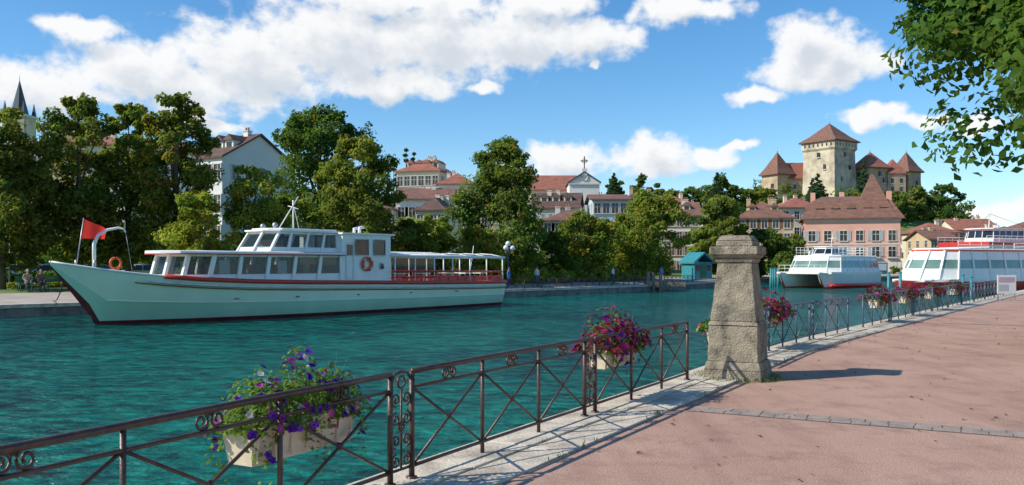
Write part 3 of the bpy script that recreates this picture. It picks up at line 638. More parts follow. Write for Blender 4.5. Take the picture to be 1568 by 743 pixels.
# ---------------------------------------------------------------- castle
YC=300; k=YC/F
e=empty('castle',(at(1286,YC),YC+10,0),0)
def lx(px): return (px-1286)*k*1.03
def lz(py): return hz(py,YC)
def twr(name,cx,cy,side,zb,ze,zt,rot,wall,rm,mach=True,nwin=2,over=.9):
    M=Matrix.Translation((cx,cy,0))@Matrix.Rotation(rot,4,'Z'); mb=MB(); mb.M=M; a=side/2
    mb.frus(zb,ze-3.2,a+.5,a+.5,a,a,wall)
    if mach:
        mb.frus(ze-3.2,ze-2.4,a+.002,a+.002,a+.6,a+.6,wall); mb.frus(ze-2.4,ze,a+.6,a+.6,a+.6,a+.6,wall)
        for s4 in range(4):
            mb.M=M@Matrix.Rotation(s4*math.pi/2,4,'Z')
            n=int(side/1.6)
            for i in range(n): x=-a+side*(i+.5)/n; mb.box(x-.3,x+.3,-a-.66,-a-.59,ze-1.7,ze-.7,WINM)
        mb.M=M
    else: mb.frus(ze-3.2,ze,a,a,a,a,wall)
    for s4 in range(4):
        mb.M=M@Matrix.Rotation(s4*math.pi/2,4,'Z')
        for j,(x,z) in enumerate(((-a*.35,.35),(a*.4,.55),(0,.75),(a*.1,.2))[:nwin+1]):
            zz=zb+(ze-zb)*z; mb.box(x-.45,x+.45,-a-.56,-a+.1,zz,zz+1.7,WINM); mb.box(x-.65,x+.65,-a-.6,-a,zz-.25,zz,TRIM)
    mb.M=M; mb.obj(name+'_walls',e)
    mb=MB(); mb.M=M; b=a+over+(.5 if mach else 0); mb.frus(ze+.002,ze+.35,b,b,b,b,rm); mb.frus(ze+.35,ze+(zt-ze)*.3,b,b,b*.68,b*.68,rm); mb.frus(ze+(zt-ze)*.3,zt,b*.68,b*.68,.05,.05,rm); mb.cyl((0,0,zt-.2),(0,0,zt+1.6),.1,METAL,n=5)
    mb.obj(name+'_roof',e)
twr('keep',0,0,12.6,lz(310),lz(214),lz(182),.62,CASTLE,ROOFB)
twr('west_tower',lx(1214),6,7.8,lz(310),lz(262),lz(224),.5,CASTLE2,ROOFB,mach=False,nwin=1)
twr('east_tower',lx(1412),4,7.0,lz(305),lz(259),lz(225),.5,CASTLE2,ROOFB,mach=False,nwin=1)
twr('logis_tower',lx(1352),2,9.5,lz(305),lz(254),lz(226),.35,CASTLE2,ROOFR,mach=False,nwin=2)
def cw(name,pl,pr,yt,ye,yb,cy,d,wall,rm,n,kind='gable',ridge='x'):
    w_=(pr-pl)*k; mb=MB(); mb.M=Matrix.Translation((lx((pl+pr)/2),cy,0)); mb.box(-w_/2,w_/2,-d/2,d/2,lz(yb),lz(ye),wall)
    if kind=='gable' and ridge=='x':
        for s in(-1,1): mb.add([(s*w_/2,-d/2,lz(ye)),(s*w_/2,d/2,lz(ye)),(s*w_/2,0,lz(yt)-.05)],[(0,1,2)],wall)
    roofsolid(mb,w_,d,lz(ye),lz(yt)-lz(ye),kind,rm,.4,ridge)
    for i in range(n):
        x=-w_/2+w_*(i+.5)/n
        for zz in (.25,.6): z=lz(yb)+(lz(ye)-lz(yb))*zz; mb.box(x-.5,x+.5,-d/2-.04,-d/2+.1,z,z+1.7,WINM); mb.box(x-.7,x+.7,-d/2-.12,-d/2,z-.2,z,TRIM)
    mb.obj(name,e)
cw('west_range',1218,1258,241,266,312,8,9,CASTLE2,ROOFR,3)
cw('east_range',1325,1410,246,262,306,8,9,CASTLE2,ROOFB,6,'hip')
cw('perrault_wing',1372,1400,238,262,300,2,8,CASTLE2,ROOFR,2,'hip')
mb=MB(); mb.box(lx(1195),lx(1430),-6,-4.6,lz(345),lz(298),CASTLE2); mb.box(lx(1195),lx(1430),-6.1,-4.5,lz(298),lz(297),TRIM); mb.obj('rampart',e)
# ---------------------------------------------------------------- boat helpers
def cabin(mb,plan,top,z0,z1,z2,z3,wm,gm,pil=.1,closed=True):
    n=len(plan)
    def at_(i,z):
        q=(z-z0)/(z3-z0); a=plan[i%n]; b=top[i%n]; return (a[0]+(b[0]-a[0])*q,a[1]+(b[1]-a[1])*q,z)
    for i in range(n if closed else n-1):
        for (za,zb,m) in ((z0,z1,wm),(z1,z2,gm),(z2,z3,wm)):
            mb.add([at_(i,za),at_(i+1,za),at_(i+1,zb),at_(i,zb)],[(0,1,2,3)],m)
        mb.tube([at_(i,z1-.02),at_(i+1,z1-.02)],.03,wm,4,sm=False)
    for i in range(n): mb.tube([at_(i,z0),at_(i,z3)],pil/2*1.41,wm,4,sm=False)
def sub(plan,step):
    out=[]; n=len(plan)
    for i in range(n):
        a=Vector(plan[i]); b=Vector(plan[(i+1)%n]); k_=max(1,round((b-a).length/step))
        for j in range(k_): out.append(tuple(a+(b-a)*j/k_))
    return out
def scalep(p,sx,sy,ox=0): 
    cx=sum(a for a,b in p)/len(p); return [((a-cx)*sx+cx+ox,b*sy) for a,b in p]
def hull(mb,st,mats):
    for sg in (1,-1):
        rows=[]
        for x,zk,hw,hd,zd in st:
            if zk<0: zz=[zk,-.25,.16,zd*.46,zd]; yy=[.05,hw*.85,hw,hw+(hd-hw)*.62,hd]
            else:
                zz=[zk+(zd-zk)*q for q in (0,.1,.2,.5,1)]; yy=[.02,.02+(hd-.02)*.1,.02+(hd-.02)*.2,.02+(hd-.02)*.52,hd]
            rows.append([(x,sg*y,z) for y,z in zip(yy,zz)])
        mb.loft(rows,mats,True)
    x,zk,hw,hd,zd=st[-1]
    mb.add([(x,-.05,zk),(x,-hw,.16),(x,-hd,zd),(x,hd,zd),(x,hw,.16),(x,.05,zk)],[(0,1,2,3,4,5)],mats[3])
def rail(mb,pts,h,m,r=.025,step=1.4,mid=1):
    P=[Vector(p) for p in pts]
    for q in range(mid+1): mb.tube([p+Vector((0,0,h*(q+1)/(mid+1))) for p in P],r,m,5)
    for a,b in zip(P,P[1:]):
        k_=max(1,round((b-a).length/step))
        for j in range(k_+1): p=a+(b-a)*j/k_; mb.cyl(p,p+Vector((0,0,h)),r,m,n=5)
# ---------------------------------------------------------------- main passenger boat
e=empty('passenger_boat',(-18.6,38.0,WZ),math.atan2(20.3,16.5))
st=[(-1.95,2.6,.02,.06,2.78),(-1.5,2.0,.02,.36,2.68),(-1.0,1.35,.02,.66,2.59),(-.4,.55,.02,.98,2.48),(.1,-.05,.06,1.2,2.4),(1.0,-.35,.38,1.52,2.27),(2.2,-.5,.85,1.82,2.13),(4,-.55,1.4,2.12,1.98),(6.5,-.6,1.95,2.38,1.85),(10,-.6,2.3,2.5,1.75),(14,-.6,2.38,2.52,1.68),(18,-.6,2.32,2.48,1.6),(22,-.5,2.15,2.36,1.55),(25,-.4,1.9,2.15,1.52),(26.4,-.3,1.65,1.95,1.52)]
st2=[]
for a,b in zip(st,st[1:]):
    st2.append(a)
    if a[1]<0 and b[1]<0: st2.append(tuple((p+q)/2 for p,q in zip(a,b)))
st2.append(st[-1])
mb=MB(); hull(mb,st2,[DKRED,DKRED,HULLREFL,HULLU])
mb.loft([[(x,-hd+.03,zd-.1),(x,hd-.03,zd-.1)] for x,_,_,hd,zd in st2],[DIRTYW],False)
for sg in(-1,1):
    mb.tube([(x,sg*(hd+.02),zd+.03) for x,_,_,hd,zd in st2 if x<3.2],.05,WHITE,6)
    mb.tube([(x,sg*(hd+.05),zd+.02) for x,_,_,hd,zd in st2 if x>2],.11,REDP,6)
    mb.tube([(x,sg*(hd+.05),zd-.25) for x,_,_,hd,zd in st2 if x>1.5],.06,DIRTYW,6)
    mb.tube([(x,sg*(hd+.0),zd-.38) for x,_,_,hd,zd in st2 if x>.9],.03,RUST,5)
    mb.tube([(x,sg*(hw+(hd-hw)*.62+.01),zd*.46) for x,zk,hw,hd,zd in st2 if zk<0],.022,HULLU,5)
    for x in (5.5,9,13,17,21):
        mb.box(x,x+.14,sg*2.40-.12,sg*2.40+.12,1.02,1.07,RUST)
mb.obj('hull',e)
mb=MB()
pl=[(12.3,-1.95),(4.3,-1.9),(3.2,-1.45),(2.75,-.6),(2.75,.6),(3.2,1.45),(4.3,1.9),(12.3,1.95)]; pl=[p for p in sub(pl,1.62)]
tp=[(x+(.45 if x<4.4 else .28 if x<12 else 0),y*.96) for x,y in pl]
cabin(mb,pl,tp,1.6,2.22,3.08,3.2,WHITE,GLASS,.19)
rp=[(12.5,-2.15),(4.2,-2.12),(3.1,-1.65),(2.6,-.7),(2.6,.7),(3.1,1.65),(4.2,2.12),(12.5,2.15)]; mb.prism(rp,3.2,3.31,WHITE); mb.prism(rp,3.312,3.36,DIRTYW,[(x,y*.93) for x,y in rp])
mb.tube([(x,y,3.2) for x,y in rp],.03,REDP,5)
for x in np.arange(4.6,12,1.25):
    for y in (-1.1,1.1): mb.box(x,x+.5,y-.55,y+.55,1.65,2.25,SEAT); mb.box(x+.42,x+.5,y-.55,y+.55,2.252,2.7,SEAT)
for x in (5.0,8.3): mb.box(x,x+.55,-1.84,-1.80,2.25,2.9,DIRTYW)
mb.obj('forward_saloon',e)
mb=MB(); pl=sub([(12.4,-1.5),(8.1,-1.45),(7.6,-.7),(7.6,.7),(8.1,1.45),(12.4,1.5)],1.1); tp=[(x+(.7 if x<8.3 else .35),y*.9) if x<12.3 else (x,y*.95) for x,y in pl]
cabin(mb,pl,tp,3.36,3.6,4.3,4.42,WHITE,GLASS,.13)
mb.prism([(12.6,-1.6),(8.7,-1.5),(8.1,-.8),(8.1,.8),(8.7,1.5),(12.6,1.6)],4.42,4.5,WHITE); mb.prism([(12.4,-1.45),(8.9,-1.35),(8.5,-.7),(8.5,.7),(8.9,1.35),(12.4,1.45)],4.502,4.6,WHITE)
mb.box(9,9.4,-.8,.8,3.37,4.0,WOOD); mb.cyl((9.9,0,3.9),(9.7,0,4.1),.3,WOOD,n=14)
mb.obj('wheelhouse',e)
mb=MB(); mb.box(12.45,16,-1.9,1.9,1.45,4.35,WHITE); mb.box(12.35,16.25,-2.02,2.02,4.352,4.45,WHITE)
for sg in (-1,1):
    y0,y1=(-1.93,-1.88) if sg<0 else (1.88,1.93)
    for x,w_,z0_,z1_ in ((13.8,.95,3.2,4.1),(15.1,.85,3.2,4.1)):
        mb.box(x-w_/2,x+w_/2,y0,y1,z0_,z1_,SEAT if x<15 else WINM); yy=y0-.02 if sg<0 else y1+.02
        mb.tube([(x-w_/2,yy,z0_),(x+w_/2,yy,z0_),(x+w_/2,yy,z1_),(x-w_/2,yy,z1_)],.04,DIRTYW,5,closed=True)
    yy=sg*1.915; mb.tube([(12.7,yy,1.9),(13.2,yy,1.9),(13.2,yy,3.9),(12.7,yy,3.9)],.03,DIRTYW,5,closed=True)
    mb.box(12.75,13.15,min(yy,yy-.02*sg),max(yy,yy-.02*sg),3.2,3.8,WINM)
    mb.ring((14.15,sg*2.0,2.72),(1,0,0),(0,0,1),.33,.095,ORANGE,24,8)
    for a in range(4): an=a*math.pi/2+.78; mb.ell((14.15+.33*math.cos(an),sg*2.0,2.72+.33*math.sin(an)),.09,.11,.09,WHITE,8,6)
    mb.cyl((15.3,sg*1.9,2.6),(15.3,sg*1.95,2.6),.2,METAL,n=16); mb.cyl((15.3,sg*1.93,2.6),(15.3,sg*1.965,2.6),.15,WINM,n=16)
mb.obj('deckhouse',e,bevel=.03)
mb=MB()
for y in (-1.95,1.95):
    for x in np.arange(16.3,26.3,1.63): mb.cyl((x,y,1.45),(x,y,3.2),.045,WHITE,n=6); mb.tube([(x,y,3.2),(x,y*.5,3.36),(x,0,3.42)],.035,WHITE,5)
    mb.tube([(16,y,3.22),(26.3,y,3.16)],.08,WHITE,6); mb.tube([(16,y*.5,3.38),(26.3,y*.5,3.33)],.035,WHITE,5)
    mb.tube([(16,y*1.08,2.3),(26.2,y*.98,2.25)],.045,REDP,6); mb.tube([(16,y*1.08,1.95),(26.2,y*.98,1.95)],.025,REDP,6)
    for x in np.arange(16.8,26.2,.8): mb.cyl((x,y*1.04,1.5),(x,y*1.04,2.28),.02,REDP,n=5)
    mb.add([(19.5,y*1.03,1.6),(26.2,y*1.0,1.6),(26.2,y*1.0,1.92),(19.5,y*1.03,1.92)],[(0,1,2,3)],REDP)
    mb.add([(16.05,y,2.2),(19.5,y,2.2),(19.5,y,3.15),(16.05,y,3.15)],[(0,1,2,3)],GLASS)
mb.add([(16,-2.0,3.27),(21.2,-2.0,3.25),(21.2,0,3.47),(16,0,3.49),(21.2,2.0,3.25),(16,2.0,3.27)],[(0,1,2,3),(3,2,4,5)],WHITE)
mb.add([(16,-2.0,3.25),(21.2,-2.0,3.23),(21.2,0,3.45),(16,0,3.47),(21.2,2.0,3.23),(16,2.0,3.25)],[(3,2,1,0),(5,4,2,3)],WHITE)
mb.tube([(26.2,-1.9,2.2),(26.2,1.9,2.2)],.03,REDP,6); mb.tube([(26.3,-1.95,3.16),(26.3,1.95,3.16)],.05,WHITE,6)
for x in (17.5,19.5,21.5,23.5,25):
    for y in (-.9,.9): mb.box(x-.35,x+.35,y-.35,y+.35,2.1,2.15,WHITE); mb.cyl((x,y,1.45),(x,y,2.1),.04,METAL,n=6); [mb.box(x+s_*.75-.2,x+s_*.75+.2,y-.25,y+.25,1.85,1.9,REDP) for s_ in(-1,1)]
mb.tube([(26.2,1.2,1.5),(26.7,1.2,4.0)],.025,WHITE,5)
mb.obj('aft_deck_canopy',e)
mb=MB()
mb.tube([(10.6,0,4.6),(10.6,0,6.2)],.045,WHITE,6); mb.tube([(10.0,.5,4.6),(10.8,-.2,6.4)],.03,WHITE,5); mb.tube([(10.6,-.45,5.7),(10.6,.45,5.9)],.025,WHITE,5); mb.tube([(11.3,.4,4.6),(10.6,0,6.0)],.015,WHITE,4)
for x,y in ((8.8,-.9),(9.3,.9)): mb.ell((x,y,4.75),.15,.15,.15,METAL,10,8); mb.cyl((x,y,4.58),(x,y,4.65),.04,METAL,n=6)
mb.tube([(8.4,1.1,4.6),(8.2,1.1,6.5)],.012,BLACK,4); mb.tube([(14.6,-.8,4.45),(14.6,-.8,4.8),(14.9,-.8,4.85)],.1,WHITE,8); mb.tube([(15.4,.6,4.45),(15.4,.6,4.8),(15.7,.6,4.85)],.1,WHITE,8)
mb.obj('mast_and_antennas',e)
mb=MB(); P=[(-.15,-.1,2.45),(-.15,-.1,3.6),(0,-.15,4.0),(.35,-.3,4.25),(.75,-.5,4.35),(.95,-.62,4.3),(1.0,-.64,4.15)]; mb.tube(P,[.08,.08,.07,.065,.055,.05,.04],WHITE,8); mb.tube([(1.0,-.64,4.2),(1.3,-.7,2.3)],.01,METAL,4)
mb.tube([(-.9,.0,2.5),(-.55,0,4.75)],.025,METAL,6)
mb.ring((1.2,.7,2.75),(1,0,0),(0,0,1),.25,.06,ORANGE,18,6)
mb.tube([(-.5,-.9,2.55),(-.5,-.9,2.9)],.05,METAL,8); mb.tube([(-.5,.9,2.55),(-.5,.9,2.9)],.05,METAL,8)
mb.obj('davit_and_bow_gear',e)
mb=MB(); rows=[]
for i in range(10):
    q=i/9; wv_=math.sin(q*7)*.13*q
    rows.append([(-.56+q*.95,wv_-q*.15,4.72-q*.42),(-.58+q*.95,wv_*.6-q*.15,4.3-q*.22),(-.66+q*1.0,wv_-q*.12,3.85-q*.02)])
mb.loft(rows,[FLAGR,FLAGR],True); mb.obj('flag',e)
mb=MB(); mb.loft([[(26.65,1.2-.0,3.9-i*.02),(26.6+.05*math.sin(i),1.2+.05*i,2.9+.04*i)] for i in range(6)],[BLUEP],True); mb.obj('stern_flag',e)
bm=Matrix.Translation((-18.6,38,WZ))@Matrix.Rotation(math.atan2(20.3,16.5),4,'Z')
mb=MB(); A=bm@Vector((-1.0,.7,2.6)); B=Vector((-24.6,45.5,-.25)); mb.tube([A.lerp(B,q)-Vector((0,0,.5*4*q*(1-q))) for q in np.linspace(0,1,9)],.025,BLACK,5); mb.obj('mooring_line')
# ---------------------------------------------------------------- catamaran
e=empty('catamaran_ferry',(at(1229,96),96,WZ),math.radians(42)); e.scale=(.82,.82,.95)
mb=MB()
for yc in (-2.9,2.9):
    mb.M=Matrix.Translation((0,yc,0))
    hull(mb,[(-1.0,1.5,.02,.1,1.9),(-.3,.5,.02,.6,1.85),(.3,-.1,.1,.9,1.8),(2,-.4,.8,1.15,1.75),(6,-.5,1.0,1.2,1.7),(15,-.5,1.0,1.2,1.7)],[REDP,REDP,WHITE,WHITE])
mb.M=None
mb.tube([(0.2,-4.0,.35),(15,-4.12,.35)],.2,REDP,6)
mb.prism([(0.2,-4.1),(15.2,-4.15),(15.2,4.15),(.2,4.1),(-.3,2),(-.3,-2)],1.7,1.95,WHITE)
mb.obj('hulls',e)
mb=MB(); pl=sub([(14.8,-3.9),(3.2,-3.9),(1.6,-2.6),(1.1,0),(1.6,2.6),(3.2,3.9),(14.8,3.9)],1.8); tp=[(x+1.5*max(0,(6-x)/5),y*.88) for x,y in pl]
cabin(mb,pl,tp,1.95,2.45,3.3,3.8,WHITE,TGLASS,.1); mb.prism([(x+.0,y*1.06) for x,y in tp],3.8,3.95,WHITE,[(x,y*.98) for x,y in tp])
pl=[(9.5,-1.6),(5.2,-1.5),(4.4,-.8),(4.4,.8),(5.2,1.5),(9.5,1.6)]; pl=sub(pl,1.2); tp=[(x+.9*max(0,(6.5-x)/2),y*.85) for x,y in pl]
cabin(mb,pl,tp,3.95,4.15,4.75,4.95,WHITE,DGLASS,.08); mb.prism(scalep(tp,1.1,1.12),4.95,5.05,WHITE)
rail(mb,[(4,-3.2,3.95),(14.6,-3.4,3.95),(14.6,3.4,3.95),(4,3.2,3.95)],1.0,WHITE,.03,1.2,2); mb.tube([(8,0,5.05),(8.6,0,7)],.05,WHITE,6); mb.tube([(8.3,-.7,6.1),(8.3,.7,6.1)],.03,WHITE,5)
rail(mb,[(.0,-3.6,1.95),(-.2,0,1.95),(0,3.6,1.95)],.8,WHITE,.03,.9)
mb.obj('superstructure',e)
# ---------------------------------------------------------------- excursion boat
e=empty('excursion_boat',(at(1388,73),73,WZ),math.radians(27))
mb=MB(); hull(mb,[(-.9,1.1,.02,.1,1.35),(-.3,.3,.02,.9,1.3),(.3,-.1,.4,1.7,1.28),(2,-.4,1.6,2.5,1.25),(6,-.5,2.5,2.8,1.2),(19,-.5,2.5,2.8,1.2)],[DKRED,REDP,REDP,REDP])
mb.prism([(-.8,0),(.2,-1.6),(2,-2.55),(19,-2.85),(19,2.85),(2,2.55),(.2,1.6)],1.2,1.42,WHITE)
mb.obj('hull',e)
mb=MB(); pl=sub([(18.6,-2.6),(3.2,-2.6),(1.6,-1.9),(.6,-.8),(.6,.8),(1.6,1.9),(3.2,2.6),(18.6,2.6)],2.3); tp=[(x+1.5*max(0,(5-x)/4.4),y*.86) for x,y in pl]
cabin(mb,pl,tp,1.42,2.35,3.1,3.85,WHITE,TGLASS,.16); mb.prism([(x,y*1.04) for x,y in tp],3.85,3.99,REDP); mb.prism([(x,y*1.02) for x,y in tp],3.992,4.1,WHITE,[(x,y*.9) for x,y in tp])
rail(mb,[(4,-2,4.1),(18,-2,4.1),(18,2,4.1)],.6,WHITE,.02,1.5,1)
mb.obj('saloon',e)
# ---------------------------------------------------------------- large ship behind
e=empty('lake_steamer',(at(1462,108),108,WZ),math.radians(22))
mb=MB(); hull(mb,[(-2,2.2,.02,.2,2.7),(-1,1,.02,1.3,2.65),(.2,-.1,.4,2.2,2.6),(4,-.5,2.6,3.4,2.4),(10,-.5,3.4,3.7,2.3),(34,-.5,3.4,3.7,2.3)],[DKRED,REDP,WHITE,WHITE])
mb.box(2,33,-3.5,3.5,2.4,2.5,WHITE); mb.obj('hull',e)
mb=MB(); pl=sub([(33,-3.4),(4,-3.3),(2.6,-1.5),(2.6,1.5),(4,3.3),(33,3.4)],1.7); tp=[(x+.3,y) for x,y in pl]; cabin(mb,pl,tp,2.5,3.1,4.3,4.8,WHITE,DGLASS,.12)
mb.prism([(34,-3.9),(1.5,-3.7),(.8,0),(1.5,3.7),(34,3.9)],4.8,5.0,WHITE); mb.prism([(34,-3.95),(1.4,-3.75),(.7,0),(1.4,3.75),(34,3.95)],5.002,5.55,REDP)
pl=sub([(9.5,-2.2),(4.2,-2.1),(3.4,-1.1),(3.4,1.1),(4.2,2.1),(9.5,2.2)],1.0); tp=[(x+.35,y*.9) for x,y in pl]; cabin(mb,pl,tp,5.56,6.1,7.0,7.2,WHITE,DGLASS,.08); mb.prism(scalep(tp,1.15,1.15),7.2,7.35,WHITE)
rail(mb,[(1.2,-3.6,5.55),(34,-3.8,5.55)],.7,WHITE,.03,1.3,1); rail(mb,[(1.2,3.6,5.55),(34,3.8,5.55)],.7,WHITE,.03,1.3,1)
mb.prism([(10.5,-3.2),(30,-3.3),(30,3.3),(10.5,3.2)],7.3,7.42,REDP); [mb.cyl((x,y,5.5),(x,y,7.3),.05,WHITE,n=5) for x in range(11,31,3) for y in (-3.1,3.1)]
mb.tube([(6,0,7.3),(6.3,0,9.6)],.07,WHITE,6); mb.tube([(6.2,-1,8.7),(6.2,1,8.7)],.04,WHITE,5); mb.ell((7.5,0,7.6),.35,.35,.3,WHITE,10,8); mb.tube([(4,0,7.3),(6.2,0,9.3),(14,0,7.4)],.02,BLACK,4)
for i in range(5): mb.ring((12+i*3,-3.85,5.9),(1,0,0),(0,0,1),.3,.08,ORANGE,14,6)
mb.obj('superstructure',e)
# ---------------------------------------------------------------- street furniture far bank
def lamp(x,y,z,h=3.6):
    mb=MB(); mb.tube([(0,0,0),(0,0,.6),(0,0,h)],[.09,.06,.035],IRONB,8); mb.cyl((0,0,0),(0,0,.25),.14,IRONB,n=10)
    for a in range(3):
        an=a*2.09; c=(.38*math.cos(an),.38*math.sin(an),h-.1); mb.tube([(0,0,h-.45),(c[0]*.7,c[1]*.7,h-.5),(c[0],c[1],h-.3)],.02,IRONB,5); mb.ell(c,.22,.22,.22,LAMPG,12,8)
    mb.ell((0,0,h+.25),.23,.23,.23,LAMPG,12,8); mb.obj('street_lamp',loc=(x,y,z))
lamp(at(778,72),72,-.2,3.4); lamp(at(977,96),96,-.1,3.4); lamp(at(1240,140),140,0,3.4); lamp(at(15,56),56,.1,3.2)
mb=MB()
def fr(s0,s1):
    s=s0
    while s<s1:
        pts=[]
        for q in (s,s+2.2):
            p,d=SP.pos(q); p=p-rn(d)*.7; pts.append(Vector((p.x,p.y,-.33)))
        A,B=pts; Z=Vector((0,0,1))
        for z in (.12,.62,.78): mb.tube([A+Z*z,B+Z*z],.025,IRON,5)
        mb.cyl(A,A+Z*.82,.035,IRON,n=6); M_=(A+B)/2
        mb.cyl(M_+Z*.12,M_+Z*.78,.02,IRON,n=5)
        for C,D in ((A,M_),(M_,B)): mb.cyl(C+Z*.12,D+Z*.62,.016,IRON,n=4); mb.cyl(C+Z*.62,D+Z*.12,.016,IRON,n=4)
        s+=2.2
fr(SP.sY(68),SP.sY(96)); mb.obj('quay_railing')
mb=MB(); mb.box(-1.4,1.4,-1.2,1.2,0,2.1,TEALP); mb.box(-.45,.45,-1.24,-1.2,0,1.9,GREENP); mb.box(.6,1.2,-1.24,-1.2,1,1.7,WINM); mb.box(-1.2,-.6,-1.24,-1.2,1,1.7,WINM)
roofsolid(mb,2.8,2.4,2.1,1.0,'gable',TEALP,.3,'y'); mb.obj('ticket_kiosk',loc=(at(1067,106),106,-.1),rot=.5)
mb=MB(); mb.box(-1.5,1.5,-.2,.2,0,1.9,TEALP); mb.box(-1.3,1.3,-.23,-.2,.6,1.7,WHITE); mb.obj('information_panel',loc=(at(1345,140),140,.1),rot=.1)
def posts(name,lst,m,r=.14):
    mb=MB()
    for x,y,z0,z1 in lst: mb.tube([(x,y,z0),(x+.05,y,z1)],[r*1.1,r],m,8); mb.cyl((x+.05,y,z1),(x+.05,y,z1+.08),r*1.15,m,n=8)
    mb.obj(name)
posts('mooring_posts',[(at(992,86)+dx,86+dy,-2,.9-.2*abs(dx)) for dx,dy in ((0,0),(.6,.4),(1.3,.2),(1.7,1.0))],WOOD,.17)
mb=MB(); mb.box(at(985,87),at(1050,87),87,89,-.75,-.55,WOOD); mb.box(at(985,87),at(1050,87),86.95,87.0,-.6,-.1,WOOD); mb.obj('wooden_jetty')
posts('mooring_posts',[(at(px,102),102+i,-2,1.2) for i,px in enumerate((1180,1187,1194,1203))],TEALP,.15)
posts('mooring_posts',[(at(px,70),70,-2,1.0) for px in (1360,1378)],TEALP,.12)
posts('mooring_posts',[(at(1473,46),46,-2,1.1),(at(1486,48),48,-2,.95),(at(1060,98),98,-2,1.2)],TEALP,.07)
posts('mooring_posts',[(at(1380,130)+i*1.6,130+i,-2,1.0) for i in range(6)],WOOD,.15)
mb=MB(); mb.cyl((-.42,0,0),(-.42,0,1.15),.025,METAL,n=8); mb.cyl((.42,0,0),(.42,0,1.15),.025,METAL,n=8); mb.box(-.47,.47,-.03,.0,.32,1.2,WHITE); mb.box(-.40,.4,-.034,-.031,.85,1.1,mat('sign_print',(.75,.35,.3),(.3,.4,.6),7,.5)); mb.box(-.40,.1,-.034,-.031,.45,.75,mat('sign_text',(.7,.7,.7),(.3,.3,.32),30,.5)); mb.box(-.5,-.3,-.2,.2,0,.03,METAL); mb.box(.3,.5,-.2,.2,0,.03,METAL)
mb.obj('information_sign',loc=(at(1541,40),40,0),rot=.1)
def bench(x,y,z,rot):
    e=empty('park_bench',(x,y,z),rot); mb=MB()
    for i in range(4): mb.box(-.9,.9,-.25+i*.12,-.16+i*.12,.43,.47,GREENP)
    for i in range(3): mb.box(-.9,.9,.24+i*.02,.27+i*.02,.55+i*.13,.65+i*.13,GREENP)
    mb.obj('slats',e); mb=MB()
    for s_ in(-.75,.75): mb.tube([(s_,-.22,0),(s_,-.2,.42),(s_,.2,.42),(s_,.32,.93)],.025,GREENP,6); mb.tube([(s_,.25,.42),(s_,.32,0)],.025,GREENP,6)
    mb.obj('frame',e)
BX,BY=at(52,51),51.; BZ=.06
bench(BX,BY,BZ,.75); bench(at(86,52.5),52.5,BZ,.75)
def personmat(name,zs):
    m,nt,b=newmat(name); N=nt.nodes; L=nt.links; tc=N.new('ShaderNodeTexCoord'); s=N.new('ShaderNodeSeparateXYZ'); L.new(tc.outputs['Object'],s.inputs[0])
    r=N.new('ShaderNodeValToRGB'); r.color_ramp.interpolation='CONSTANT'; mp=ma(N,L,'DIVIDE',s.outputs[2],2.0); L.new(mp,r.inputs[0])
    r.color_ramp.elements[0].position=0; r.color_ramp.elements[0].color=(*zs[0][1],1); r.color_ramp.elements[1].position=zs[1][0]/2; r.color_ramp.elements[1].color=(*zs[1][1],1)
    for z,c in zs[2:]: q=r.color_ramp.elements.new(z/2); q.color=(*c,1)
    L.new(r.outputs[0],b.inputs['Base Color']); b.inputs['Roughness'].default_value=.8; return m
